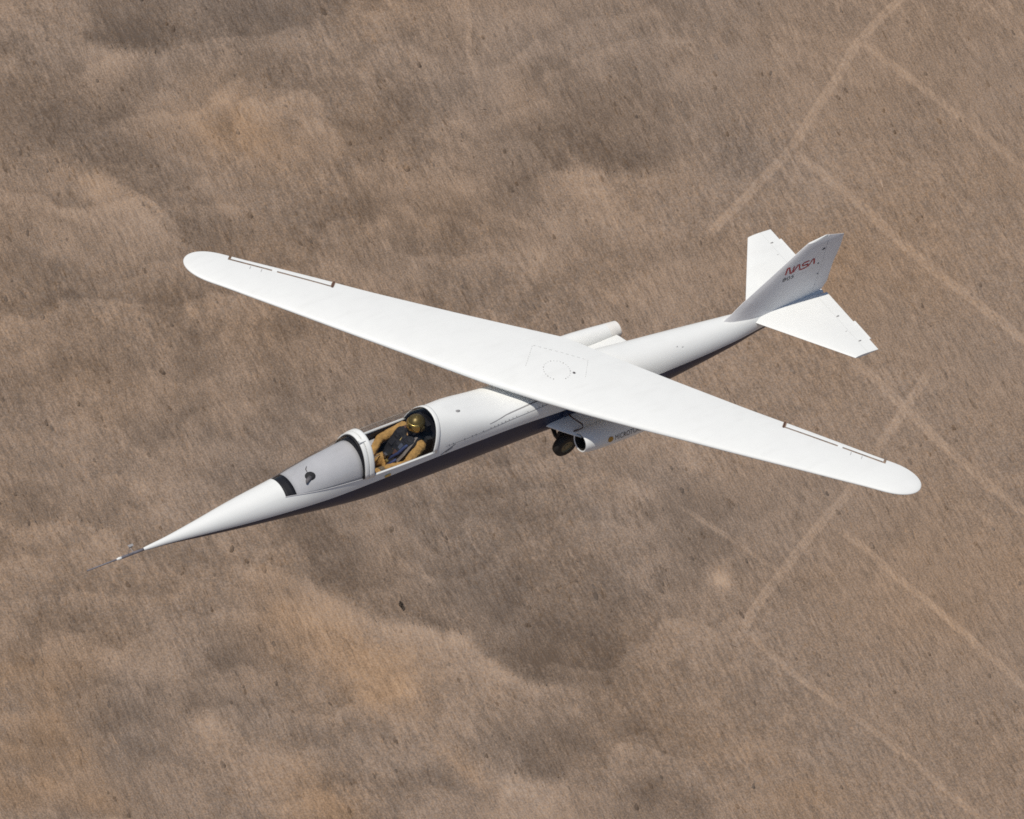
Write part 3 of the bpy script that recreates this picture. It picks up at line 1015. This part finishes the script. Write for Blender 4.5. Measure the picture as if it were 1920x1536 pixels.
def rear(j):                                          # quad column j lies aft of the hinge line
    return NF <= j < nw - (NF - 0)


for i in range(len(ss) - 1):
    ai = is_ail(ss[i], ss[i + 1])
    for j in range(nw):
        if ai and NF <= j < 2 * nc - 2 - NF:
            continue
        k = (j + 1) % nw
        F.append((i * nw + j, i * nw + k, (i + 1) * nw + k, (i + 1) * nw + j))
    jl = 2 * nc - 2 - NF
    if ai:                                             # closes the cut along the hinge line
        F.append((i * nw + NF, i * nw + jl, (i + 1) * nw + jl, (i + 1) * nw + NF))
    prev = is_ail(ss[i - 1], ss[i]) if i else False
    if ai != prev:                                     # rib at either end of the cut
        F.append(tuple(i * nw + j for j in range(NF, jl + 1)))
wing = mesh('wing', V, F, M['white'], plane, True, None, 42)


def aileron(sgn):
    g_in, g_out, gap = 0.045, 0.035, 0.034
    a, b = AIL0 + g_in, AIL1 - g_out
    rr = []
    for i in range(15):
        s = (a + (b - a) * i / 14)
        le, te = wing_lt(s)
        hg = smooth_tab(HG_T, s) - gap
        cs = [hg, hg - .012, hg - .03] + [hg - .03 + (te - hg + .03) * k / 5 for k in range(1, 6)]
        up, lo = [], []
        for q, c_ in enumerate(cs):
            pu_, pl_ = wing_point(sgn * s, c_, True), wing_point(sgn * s, c_, False)
            if q == 0:
                m_ = (pu_ + pl_) / 2
                pu_ = m_ + (pu_ - m_) * .55; pl_ = m_ + (pl_ - m_) * .55
            up.append(pu_ + Vector((0, 0, .003))); lo.append(pl_ + Vector((0, 0, .003)))
        rr.append(up + lo[::-1])
    V, F = loft(rr, True, (True, True))
    o = mesh('aileron', V, F, M['white'], wing, True, None, 40)
    for s in (3.84,):                             # hinge fairings bridging the gap
        c_ = smooth_tab(HG_T, s) - .011
        p = wing_point(sgn * s, c_, True)
        mesh('hinge_fairing', *box(p + Vector((0, 0, -.012)), (.05, .065, .02), Matrix.Rotation(SW, 3, 'Z')), M['white'], o, False)
    p = wing_point(sgn * (AIL0 + .02), smooth_tab(HG_T, AIL0) - .05, False)
    mesh('hinge_bracket', *box(p + Vector((0, 0, .022)), (.12, .022, .02), Matrix.Rotation(SW, 3, 'Z')), M['brown'], o, False)
    for s in (4.0, 4.15):                              # chordwise access seams ahead of the hinge
        pa = [wing_point(sgn * s, smooth_tab(HG_T, s) + .02 + k * .02, True) for k in range(4)]
        V2, F2 = [], []
        for q, p in enumerate(pa):
            for w_ in (-1, 1):
                V2.append(p + SP * w_ * .0035 + Vector((0, 0, .002)))
            if q:
                F2.append((2 * q - 2, 2 * q, 2 * q + 1, 2 * q - 1))
        mesh('panel_seam', V2, F2, M['seam'], wing)
    return o


aileron(-1)
aileron(1)
# pivot cover: ring of bolts and a plate seam on the wing's upper skin
for k in range(26):
    t = 2 * math.pi * k / 26
    if 0.15 < t < 0.75:
        continue
    c_, s_ = 0.178 * math.cos(t), 0.178 * math.sin(t)
    p = wing_point(s_ + .058, c_ + .085, True)
    mesh('pivot_bolt', *ball(p + Vector((0, 0, .0005)), (.0085, .0085, .004), 8, 4), M['faint'] if k % 4 else M['seam'], wing)
mesh('filler_cap', *ball(wing_point(.279, .033, True), (.021, .021, .006), 12, 4), M['seamdark'], wing)
cor = [(-.34, .18), (-.355, -.26), (.385, -.31), (.44, .06)]
for q in range(3):
    (s0, c0), (s1, c1) = cor[q], cor[q + 1]
    for k in range(10):
        f0, f1 = k / 10, (k + 0.55) / 10
        pa = wing_point(s0 + (s1 - s0) * f0, c0 + (c1 - c0) * f0, True)
        pb = wing_point(s0 + (s1 - s0) * f1, c0 + (c1 - c0) * f1, True)
        d = (pb - pa).normalized()
        w_ = d.cross(Vector((0, 0, 1))) * .0035
        zo = Vector((0, 0, .0022))
        mesh('panel_seam', [pa - w_ + zo, pa + w_ + zo, pb + w_ + zo, pb - w_ + zo], [(0, 1, 2, 3)], M['faint'], wing)
pv = mesh('wing_pivot', *tube([(0, 0, -.20), (0, 0, -.09)], .26, 32), M['white'], plane, True, None, 40)

# ------------------------------------------------------------------ tail
def lens(f):
    return 0.5 * math.sin(math.pi * min(1, max(0, f)) ** 0.62)


TZ, THALF = -.452, 1.225


def tail_le(y):
    return -3.15 - .758 * abs(y)


HX, HGAP = -4.28, 0.002


def tail_sec(y, xa, xb, n_=10):
    le, te = tail_le(y), -4.455
    th = 0.075 * (le - te) + .006
    P, Q = [], []
    for i in range(n_ + 1):
        x = xa + (xb - xa) * i / n_
        t = th * lens((le - x) / (le - te)) + .0022
        P.append(Vector((x, y, TZ + t))); Q.append(Vector((x, y, TZ - t)))
    return P + Q[::-1]


ys = list(np.linspace(-THALF, THALF, 31))
V, F = loft([tail_sec(y, tail_le(y), HX, 12) for y in ys], True, (True, True))
ht = mesh('horizontal_tail', V, F, M['white'], plane, True, None, 40)
for sgn in (1, -1):
    yy = [.06 + (THALF - .06) * i / 10 for i in range(11)]
    V, F = loft([tail_sec(sgn * y, HX - HGAP, -4.455, 5) for y in yy], True, (True, True))
    el = mesh('elevator', V, F, M['white'], ht, True, None, 40)
    V, F = box((-4.468, sgn * .84, TZ), (.03, .36, .007))
    mesh('trim_tab', V, F, M['white'], el, False)
    for y in (.50, 1.0):
        mesh('hinge_fairing', *ball((-4.31, sgn * y, TZ + .014), (.026, .010, .012), 10, 6), M['seam'], el)
    mesh('hinge_fairing', *ball((-4.24, sgn * .78, TZ + .016), (.03, .006, .005), 10, 6), M['seam'], el)

FIN_LE = [(-.45, -2.62), (-.34, -2.76), (-.25, -2.885), (-.124, -3.01), (.07, -3.25), (.48, -3.765), (.55, -3.855), (.607, -3.935), (.652, -4.215)]
FIN_TE = [(-.45, -4.36), (-.407, -4.40), (-.30, -4.455), (-.28, -4.46), (.057, -4.48), (.334, -4.535), (.50, -4.54), (.55, -4.54), (.652, -4.235)]


def fin_t(x, z):
    le, te = lerp_tab(FIN_LE, z), lerp_tab(FIN_TE, z)
    ch = max(le - te, 1e-4)
    f = (le - x) / ch
    t = (.068 * ch + .004) * lens(f) + .0022
    base = math.exp(-max(0, z + .40) / .07)
    t += .018 * base * math.sin(math.pi * min(1, max(0, f)) ** .5) ** .7
    return t


def rud_x(z):
    return -4.215 - .10 * (z + .4)


def fin_sec(z, xa, xb, n_=16):
    P, Q = [], []
    for i in range(n_ + 1):
        x = xa + (xb - xa) * i / n_
        t = fin_t(x, z)
        P.append(Vector((x, t, z))); Q.append(Vector((x, -t, z)))
    return P + Q[::-1]


zs_ = [-.45, -.42, -.40, -.37, -.34, -.31, -.28, -.25, -.2, -.15, -.1, 0, .07, .15, .25, .35, .42, .48, .52, .55, .58, .607]
V, F = loft([fin_sec(z, lerp_tab(FIN_LE, z), max(rud_x(z), -4.262)) for z in zs_], True, (True, True))
fin = mesh('vertical_fin', V, F, M['white2'], plane, True, None, 40)
V, F = loft([fin_sec(z, lerp_tab(FIN_LE, z), -4.258) for z in (.6085, .62, .632, .643, .651)], True, (True, True))
mesh('fin_cap', V, F, M['white'], fin, True, None, 40)
zr = [-.44, -.405, -.36, -.30, -.28, -.2, -.1, .057, .2, .334, .45, .5, .55, .58, .606, .632]
V, F = loft([fin_sec(z, max(rud_x(z) - .005, -4.268) if z < .6 else -4.268, lerp_tab(FIN_TE, z), 8) for z in zr], True, (True, True))
rud = mesh('rudder', V, F, M['white2'], fin, True, None, 40)
mesh('hinge_fairing', *ball((-4.22, fin_t(-4.22, .42) + .002, .42), (.028, .008, .014), 10, 6), M['seamdark'], rud)
mesh('hinge_fairing', *ball((-4.19, fin_t(-4.19, .165) + .002, .165), (.012, .006, .012), 10, 6), M['seamdark'], rud)
mesh('hinge_fairing', *ball((-4.23, fin_t(-4.23, -.05) + .002, -.05), (.014, .006, .012), 10, 6), M['seam'], rud)


# ------------------------------------------------------------------ markings
def stroke_letter(strokes, w):
    """Flat outline quads for polyline strokes with round-ish joins, in letter space."""
    V, F = [], []
    for st in strokes:
        st = [Vector((a, b, 0)) for a, b in st]
        L_, R_ = [], []
        for i, p in enumerate(st):
            d = (st[min(i + 1, len(st) - 1)] - st[max(i - 1, 0)]).normalized()
            nrm = Vector((-d.y, d.x, 0))
            L_.append(p + nrm * w / 2); R_.append(p - nrm * w / 2)
        b = len(V)
        V += L_ + R_
        n_ = len(st)
        for i in range(n_ - 1):
            F.append((b + i, b + i + 1, b + n_ + i + 1, b + n_ + i))
    return V, F


def arc(cx, cy, rx, ry, a0, a1, n_=7):
    return [(cx + rx * math.cos(math.radians(a0 + (a1 - a0) * i / n_)), cy + ry * math.sin(math.radians(a0 + (a1 - a0) * i / n_))) for i in range(n_ + 1)]


def nasa():
    n_ = [(0, 0), (0, .72)] + arc(.16, .84, .16, .16, 180, 20) + [(.36, .70), (.56, .28)] + arc(.76, .16, .16, .16, 200, 360) + [(.92, .28), (.92, 1)]
    a_ = [(0, 0), (.30, .82)] + arc(.46, .84, .16, .16, 170, 10) + [(.62, .82), (.92, 0)]
    s_ = [(.95, 1), (.28, 1)] + arc(.28, .76, .24, .24, 90, 270) + [(.70, .52)] + arc(.70, .26, .26, .26, 90, -90) + [(0, 0)]
    out = []
    ox = 0
    for q, wd_ in ((n_, .92), (a_, .92), (s_, .96), (a_, .92)):
        out.append([(x + ox, y) for x, y in q])
        ox += wd_ + (.12 if q is not n_ else .14)
    return out, ox


def on_fin(P, x0, z0, sx, sz, slant, off=.0026):
    return [Vector(((x0 - p.x * sx - p.y * slant), fin_t(x0 - p.x * sx, z0 + p.y * sz) + off, z0 + p.y * sz)) for p in P]


st, wtot = nasa()
for lt_ in st:
    V, F = stroke_letter([lt_], .205)
    mesh('letter', on_fin(V, -3.635, .192, .49 / wtot, .108, .018), F, M['red'], fin)


def text_outline(txt, size):
    cu = bpy.data.curves.new('lettering', 'FONT')
    cu.body = txt
    cu.size = size
    cu.resolution_u = 3
    ob = bpy.data.objects.new('lettering', cu)
    COL.objects.link(ob)
    dg = bpy.context.evaluated_depsgraph_get()
    me_ = bpy.data.meshes.new_from_object(ob.evaluated_get(dg))
    bpy.data.objects.remove(ob)
    V = [v_.co.copy() for v_ in me_.vertices]
    F = [tuple(p.vertices) for p in me_.polygons]
    return V, F


V, F = text_outline('805', 1.0)
wd_ = max(p.x for p in V)
hh = max(p.y for p in V)
mesh('lettering', on_fin([Vector((p.x / wd_, p.y / hh, 0)) for p in V], -3.595, .082, .19, .062, .008), F, M['letter'], fin)

# ------------------------------------------------------------------ engines on short pylons
PY, PZ = .748, -.675
POD = [(.012, .118), (.018, .135), (0.0, .146), (-.05, .156), (-.14, .166), (-.35, .172), (-.75, .172), (-.95, .166), (-1.2, .150), (-1.45, .128), (-1.634, .113)]


def pod_r(x):
    return lerp_tab(sorted(POD[2:]), x)


def pod_pt(x, ang, off=0.0, s=1):
    """ang: elevation on the outboard side."""
    r = pod_r(x) + off
    return Vector((x, s * (PY + r * math.cos(ang)), PZ + r * math.sin(ang)))


for s in (1, -1):
    def rg(x, r):
        return [Vector((x, s * PY + r * math.cos(t), PZ + r * math.sin(t))) for t in [2 * math.pi * k / 32 for k in range(32)]]
    body = [(x, r) for x, r in POD[:9]] + [(-1.46, .1272)]
    fine = []
    for (x0, r0), (x1, r1) in zip(body[:-1], body[1:]):
        fine += [(x0 + (x1 - x0) * q / 3, r0 + (r1 - r0) * q / 3) for q in range(3)]
    fine.append(body[-1])
    V, F = loft([rg(x, r) for x, r in fine], True)
    pod = mesh('engine_nacelle', V, F, M['white'], plane, True, None, 40)
    V, F = loft([rg(x, r) for x, r in [(-1.46, .1275), (-1.462, .1280), (-1.56, .120), (-1.634, .114), (-1.638, .107), (-1.56, .105), (-1.46, .10)]], True)
    mesh('exhaust_nozzle', V, F, M['cream'], pod, True, None, 40)
    V, F = loft([rg(x, r) for x, r in [(.012, .118), (-.05, .108), (-.20, .104), (-.30, .104)]], True)
    mesh('intake_duct', V, F, M['steel'], pod)
    V, F = loft([rg(x, r) for x, r in [(-.12, .004), (-.16, .03), (-.24, .045), (-.28, .104)]], True)
    mesh('intake_bullet', V, F, M['steel'], pod)
    V, F = loft([rg(x, r) for x, r in [(-1.35, .002), (-1.37, .06), (-1.40, .105)]], True)
    mesh('turbine_face', V, F, M['black'], pod)
    # pylon: stub wing from the fuselage side to the nacelle
    rr = []
    for y, xl, xt, th in ((.26, .34, -1.66, .07), (.36, .26, -1.64, .06), (.48, .17, -1.61, .055), (.60, .07, -1.57, .05), (.70, -.02, -1.52, .045)):
        P, Q = [], []
        for i in range(15):
            f = .5 - .5 * math.cos(math.pi * i / 14)
            t = th * math.sin(math.pi * f ** .55) ** .8 * .95 + .003 if 0 < f < 1 else .002
            x = xl + (xt - xl) * f
            P.append(Vector((x, s * y, PZ + .03 + t))); Q.append(Vector((x, s * y, PZ + .03 - t)))
        rr.append(P + Q[::-1])
    V, F = loft(rr, True, (True, True))
    mesh('engine_pylon', V, F, M['white'], plane, True, None, 40)
    if s == 1:
        port_pod = pod
        V = [pod_pt(-.352, math.radians(15), .0035)]
        for k in range(20):
            t = 2 * math.pi * k / 20
            V.append(pod_pt(-.352 + .042 * math.cos(t), math.radians(15) + .042 * math.sin(t) / .172, .0035))
        mesh('round_emblem', V, [(0, 1 + k, 1 + (k + 1) % 20) for k in range(20)], M['orange'], pod)
    txt = 'MICROTURBO'
    V, F = text_outline(txt, 1.0)
    wd_ = max(p.x for p in V); hh = max(p.y for p in V)
    if s == 1:
        W = [pod_pt(-.42 - .50 * p.x / wd_, math.radians(15) + (p.y / hh - .5) * .074 / .172, .0035) for p in V]
        mesh('lettering', W, F, M['letter'], pod)

# line from the fuselage over the port pylon
mesh('fuel_line', *tube([(-.02, .335, -.50), (-.05, .41, -.545), (-.10, .60, -.535), (-.07, .64, -.56), (.015, .60, -.60), (.02, .58, -.66)], .0095, 8), M['brown'], plane)
mesh('line_bracket', *box((-.01, .352, -.50), (.14, .05, .09)), M['navy'], plane, False)


# fixed wheels on sprung legs
def wheel(c, r, w, name, parent, leg_top, s=1):
    c = Vector(c)
    prof = [(-.5, .52), (-.5, .74), (-.46, .88), (-.34, .97), (-.12, 1.0), (.12, 1.0), (.34, .97), (.46, .88), (.5, .74), (.5, .52)]
    V, F = loft([[c + Vector((r * q * math.cos(t), w * p, r * q * math.sin(t))) for t in [2 * math.pi * k / 28 for k in range(28)]] for p, q in prof], True)
    g = mesh(name, *join((V, F)), M['rubber'], parent)
    prof = [(-.47, .0), (-.47, .2), (-.38, .25), (-.36, .46), (-.46, .54), (.46, .54), (.36, .46), (.38, .25), (.47, .2), (.47, .0)]
    V, F = loft([[c + Vector((r * max(q, .003) * math.cos(t), w * p, r * max(q, .003) * math.sin(t))) for t in [2 * math.pi * k / 20 for k in range(20)]] for p, q in prof], True)
    mesh('rim', V, F, M['hub'], g, True, None, 30)
    m = c + Vector((.02, -s * (w * .75), 0)) if leg_top is not None else c
    V, F = tube([leg_top, (Vector(leg_top) * .45 + m * .55) + Vector((.01, 0, -.02)), m, c], [.035, .028, .024, .018], 10)
    mesh('gear_leg', V, F, M['steel'], g)
    mesh('brake_caliper', *box(c + Vector((.03, -s * w * .62, .12)), (.11, .05, .13)), M['rubber'], g, False)
    return g


wheel((0.02, .49, -.955), .175, .115, 'main_wheel', plane, (.03, .20, -.88), 1)
wheel((0.02, -.49, -.955), .175, .115, 'main_wheel', plane, (.03, -.20, -.88), -1)
wheel((2.55, 0, -.985), .135, .09, 'nose_wheel', plane, (2.65, 0.0, -.86), 0)


# ------------------------------------------------------------------ the pilot
def capsule_chain(pts, radii, n_=14):
    parts = [tube(pts, radii, n_)]
    for p, r in zip(pts, radii):
        parts.append(ball(p, r, n_, 8))
    return join(*parts)


def fused(name, parts, mats, parent, voxel=.012, matfn=None, smooth_it=3, wrinkle=0.0):
    V, F = join(*parts)
    me_ = bpy.data.meshes.new(name + '_raw')
    me_.from_pydata([tuple(p) for p in V], [], F)
    ob = bpy.data.objects.new(name + '_raw', me_)
    COL.objects.link(ob)
    md_ = ob.modifiers.new('fuse', 'REMESH')
    md_.mode = 'VOXEL'
    md_.voxel_size = voxel
    if smooth_it:
        sm = ob.modifiers.new('soften', 'SMOOTH')
        sm.iterations = smooth_it
        sm.factor = .5
    dg = bpy.context.evaluated_depsgraph_get()
    out = bpy.data.meshes.new_from_object(ob.evaluated_get(dg))
    bpy.data.objects.remove(ob)
    out.name = name
    if wrinkle:                                          # folds and creases in cloth
        for v_ in out.vertices:
            q = v_.co
            f_ = noise.noise(Vector((q.x * 34, q.y * 20, q.z * 30))) + .5 * noise.noise(Vector((q.x * 75 + 5, q.y * 50, q.z * 60)))
            v_.co = q + v_.normal * wrinkle * f_
    out.materials.clear()
    for m in mats:
        out.materials.append(m)
    for p in out.polygons:
        p.use_smooth = True
        if matfn:
            p.material_index = matfn(p.center)
    return link(bpy.data.objects.new(name, out), parent)


HEAD = Vector((2.255, .01, -.04))
neck = Vector((2.235, .0, -.20))
chest = Vector((2.33, 0, -.38))
waist = Vector((2.44, 0, -.58))
pelvis = Vector((2.50, 0, -.68))
SHR, SHL = Vector((2.275, -.185, -.275)), Vector((2.265, .185, -.285))
ELR, ELL = Vector((2.56, -.262, -.43)), Vector((2.50, .265, -.455))
WRR, WRL = Vector((2.78, -.13, -.52)), Vector((2.74, .16, -.505))
HPR, HPL = Vector((2.52, -.10, -.69)), Vector((2.52, .10, -.69))
KNR, KNL = Vector((2.93, -.17, -.545)), Vector((2.93, .17, -.55))
FTR, FTL = Vector((3.28, -.13, -.74)), Vector((3.28, .13, -.74))
parts = [
    capsule_chain([pelvis, waist, chest, Vector((2.27, 0, -.275))], [.145, .14, .155, .11]),
    capsule_chain([Vector((2.30, -.09, -.33)), Vector((2.30, .09, -.33))], [.12, .12]),
    capsule_chain([Vector((2.26, 0, -.26)), neck, HEAD], [.075, .062, .085]),
    ball(HEAD + Vector((.012, 0, .0)), (.098, .078, .115), 16, 12),
]
for sh, el_, wr in ((SHR, ELR, WRR), (SHL, ELL, WRL)):
    parts.append(capsule_chain([sh.lerp(Vector((2.29, 0, -.3)), .35), sh, sh.lerp(el_, .5), el_, el_.lerp(wr, .5), wr], [.085, .082, .070, .060, .055, .045]))
for hp, kn, ft in ((HPR, KNR, FTR), (HPL, KNL, FTL)):
    parts.append(capsule_chain([hp, hp.lerp(kn, .5), kn, kn.lerp(ft, .45), ft], [.105, .095, .078, .068, .055]))
person = fused('person', parts, [M['suit'], M['skin']], None, .013, lambda c_: 1 if c_.z > -.20 and abs(c_.y) < .12 else 0, 2, .0065)
tag(person, 'pilot in tan flight suit and gold helmet sitting under the clear canopy', 'person')


# helmet with visor, both turned a little to port and down
HR = Matrix.Rotation(math.radians(14), 3, 'Z') @ Matrix.Rotation(math.radians(12), 3, 'Y')


def head_pt(lat, lon, r):
    """lat up from the equator, lon 0 = straight ahead, in degrees."""
    a, b = math.radians(lat), math.radians(lon)
    return HEAD + HR @ Vector((r * 1.06 * math.cos(a) * math.cos(b), r * .96 * math.cos(a) * math.sin(b), r * 1.05 * math.sin(a) + .012))


def shell(lat0, lat1, lon0, lon1, r, nu_=28, nv_=14, cut=None):
    V, F = [], []
    for i in range(nv_ + 1):
        for j in range(nu_ + 1):
            lo_ = lon0 + (lon1 - lon0) * j / nu_
            l0 = cut(lo_) if cut else lat0
            V.append(head_pt(l0 + (lat1 - l0) * i / nv_, lo_, r))
    w_ = nu_ + 1
    for i in range(nv_):
        for j in range(nu_):
            F.append((i * w_ + j, i * w_ + j + 1, (i + 1) * w_ + j + 1, (i + 1) * w_ + j))
    return V, F


def helm_cut(lo_):
    a = abs(((lo_ + 180) % 360) - 180)
    return 26 if a < 55 else (26 - (a - 55) / 20 * 74 if a < 75 else -48)


V, F = shell(0, 89.5, -180, 180, .122, 48, 16, helm_cut)
hel = mesh('helmet', V, F, M['bronze'], person)
md = hel.modifiers.new('thickness', 'SOLIDIFY'); md.thickness = .010; md.offset = -1
V, F = shell(-26, 32, -72, 72, .128, 24, 12)
vis = mesh('visor', V, F, M['visor'], hel)
md = vis.modifiers.new('thickness', 'SOLIDIFY'); md.thickness = .004
V, F = shell(30, 40, -66, 66, .131, 24, 4)
mesh('visor_cover', V, F, M['gold'], hel).modifiers.new('thickness', 'SOLIDIFY').thickness = .006
for s in (1, -1):
    mesh('ear_cup', *ball(head_pt(-12, s * 92, .119), (.042, .018, .048), 14, 8), M['bronze'], hel)
V, F = [], []
mk = capsule_chain([head_pt(-36, 0, .095), head_pt(-40, 0, .128), head_pt(-52, 0, .135)], [.045, .040, .030])
mesh('oxygen_mask', *mk, M['black'], person)
h0 = head_pt(-56, 0, .14)
mesh('oxygen_hose', *tube([h0, h0 + Vector((.03, .005, -.06)), h0 + Vector((.05, .03, -.15)), Vector((2.52, .07, -.42)), Vector((2.54, .13, -.52)), Vector((2.48, .20, -.60))], .019, 12), M['vest'], person)


# survival vest and straps worn over the suit
def wrap(ptsa, w, lift, mat, name, n_up=Vector((.72, 0, .69)), parent=person, th=.008):
    V, F = [], []
    ptsa = [Vector(p) for p in ptsa]
    for i, p in enumerate(ptsa):
        d = (ptsa[min(i + 1, len(ptsa) - 1)] - ptsa[max(i - 1, 0)]).normalized()
        w_ = d.cross(n_up).normalized()
        for k, e in ((-1, 0), (1, 0), (1, th), (-1, th)):
            V.append(p + w_ * k * w / 2 + n_up * (lift + e))
    for i in range(len(ptsa) - 1):
        for k in range(4):
            F.append((4 * i + k, 4 * i + (k + 1) % 4, 4 * i + 4 + (k + 1) % 4, 4 * i + 4 + k))
    m_ = 4 * (len(ptsa) - 1)
    F += [(3, 2, 1, 0), (m_, m_ + 1, m_ + 2, m_ + 3)]
    return mesh(name, V, F, mat, parent, False)


vest_parts = [capsule_chain([Vector((2.50, s * .055, -.63)), Vector((2.455, s * .085, -.52)), Vector((2.40, s * .09, -.40)), Vector((2.345, s * .09, -.28)), Vector((2.25, s * .10, -.215))], [.118, .116, .122, .108, .055]) for s in (1, -1)]
vest_parts.append(capsule_chain([Vector((2.50, 0, -.60)), Vector((2.46, 0, -.50)), Vector((2.41, 0, -.39)), Vector((2.36, 0, -.30))], [.10, .11, .115, .09]))
vest = fused('survival_vest', vest_parts, [M['vest']], person, .010, None, 2, .007)
mesh('vest_pouch', *box((2.555, -.02, -.45), (.05, .10, .10), Matrix.Rotation(math.radians(-28), 3, 'Y')), M['vest'], vest, False)
mesh('vest_pouch', *box((2.575, .095, -.52), (.06, .10, .12), Matrix.Rotation(math.radians(-28), 3, 'Y')), M['vest'], vest, False)
mesh('blue_strap', *tube([(2.37, .13, -.215), (2.46, .125, -.27), (2.525, .105, -.37), (2.575, .055, -.46), (2.61, .03, -.55)], [.014, .021, .023, .020, .014], 8), M['blue'], vest)
mesh('blue_strap', *tube([(2.56, .125, -.455), (2.615, .10, -.52), (2.64, .05, -.60)], [.018, .021, .016], 8), M['blue'], vest)
wrap([(2.30, -.105, -.165), (2.42, -.10, -.265), (2.495, -.085, -.385), (2.55, -.05, -.50), (2.60, -.01, -.60)], .04, .0, M['brown'], 'shoulder_strap')
wrap([(2.28, .12, -.175), (2.40, .165, -.255), (2.49, .175, -.36), (2.56, .15, -.48)], .04, .012, M['strap'], 'shoulder_strap')
mesh('buckle', *box((2.615, -.035, -.50), (.03, .055, .05)), M['metal'], vest, False)
mesh('buckle', *box((2.63, .03, -.545), (.03, .045, .04)), M['brass'], vest, False)
mesh('vest_pouch', *box((2.49, -.09, -.35), (.045, .08, .09), Matrix.Rotation(math.radians(-35), 3, 'Y')), M['vest'], vest, False)
mesh('vest_pouch', *box((2.53, .055, -.41), (.045, .07, .07), Matrix.Rotation(math.radians(-32), 3, 'Y')), M['brown'], vest, False)
mesh('radio_box', *box((2.47, .065, -.31), (.035, .05, .075), Matrix.Rotation(math.radians(-38), 3, 'Y')), M['metal'], vest, False)
mesh('vest_zip', *tube([(2.42, -.01, -.235), (2.51, -.012, -.36), (2.575, -.012, -.47), (2.60, -.01, -.58)], .005, 6), M['brass'], vest)
mesh('vest_cord', *tube([(2.66, -.09, -.52), (2.74, -.06, -.485), (2.83, -.045, -.50)], .006, 6), M['strap'], vest)
mesh('kneeboard', *box((2.80, -.155, -.475), (.17, .10, .012), Matrix.Rotation(math.radians(-18), 3, 'Y')), M['brown'], person, False)


def hand(wr, aim, up_, side, curl):
    """Gloved hand: palm, four unequal fingers bent at the knuckles, thumb from the side of the palm."""
    wr = Vector(wr)
    d = Vector(aim).normalized()
    up_ = Vector(up_)
    up_ = (up_ - d * up_.dot(d)).normalized()
    r_ = d.cross(up_) * side
    parts = [capsule_chain([wr - d * .02, wr + d * .02, wr + d * .06], [.030, .033, .034], 10)]
    parts.append(capsule_chain([wr + d * .045 + r_ * .028, wr + d * .085 + r_ * .030], [.020, .016], 8))
    parts.append(capsule_chain([wr + d * .045 - r_ * .028, wr + d * .08 - r_ * .030], [.020, .016], 8))
    for k, (off, L_) in enumerate(((-.033, .062), (-.011, .078), (.012, .084), (.034, .076))):
        base = wr + d * (.088 if k else .080) + r_ * off
        p, a = base, 0.15
        pts_ = [wr + d * .055 + r_ * off * .8, base]
        for q in range(3):
            a += curl * (0.5, .75, .6)[q]
            step = L_ * (.45, .32, .27)[q]
            p = p + (d * math.cos(a) - up_ * math.sin(a)) * step
            pts_.append(p)
        parts.append(capsule_chain(pts_, [.012, .0105, .0098, .009, .0078], 8))
    tb_ = wr + d * .030 + r_ * .030
    t1 = tb_ + (d * .6 + r_ * .75 - up_ * .25).normalized() * .038
    t2 = t1 + (d * .9 + r_ * .15 - up_ * .45).normalized() * .032
    t3 = t2 + (d * .85 - r_ * .2 - up_ * .5).normalized() * .024
    parts.append(capsule_chain([tb_, t1, t2, t3], [.017, .0125, .011, .009], 8))
    return parts


fused('glove', hand(WRR, Vector((2.90, -.03, -.535)) - WRR, (0, 0, 1), 1, .95), [M['glove']], person, .0042, None, 1)
fused('glove', hand(WRL, (1, -.15, -.08), (0, 0.1, 1), -1, .55), [M['glove']], person, .0042, None, 1)
for p, s in ((FTR, -1), (FTL, 1)):
    fused('boot', [capsule_chain([p + Vector((-.03, 0, .06)), p + Vector((0, 0, -.03)), p + Vector((.12, 0, -.01)), p + Vector((.2, 0, .015))], [.06, .055, .045, .035])], [M['brown']], person, .012, None, 2)
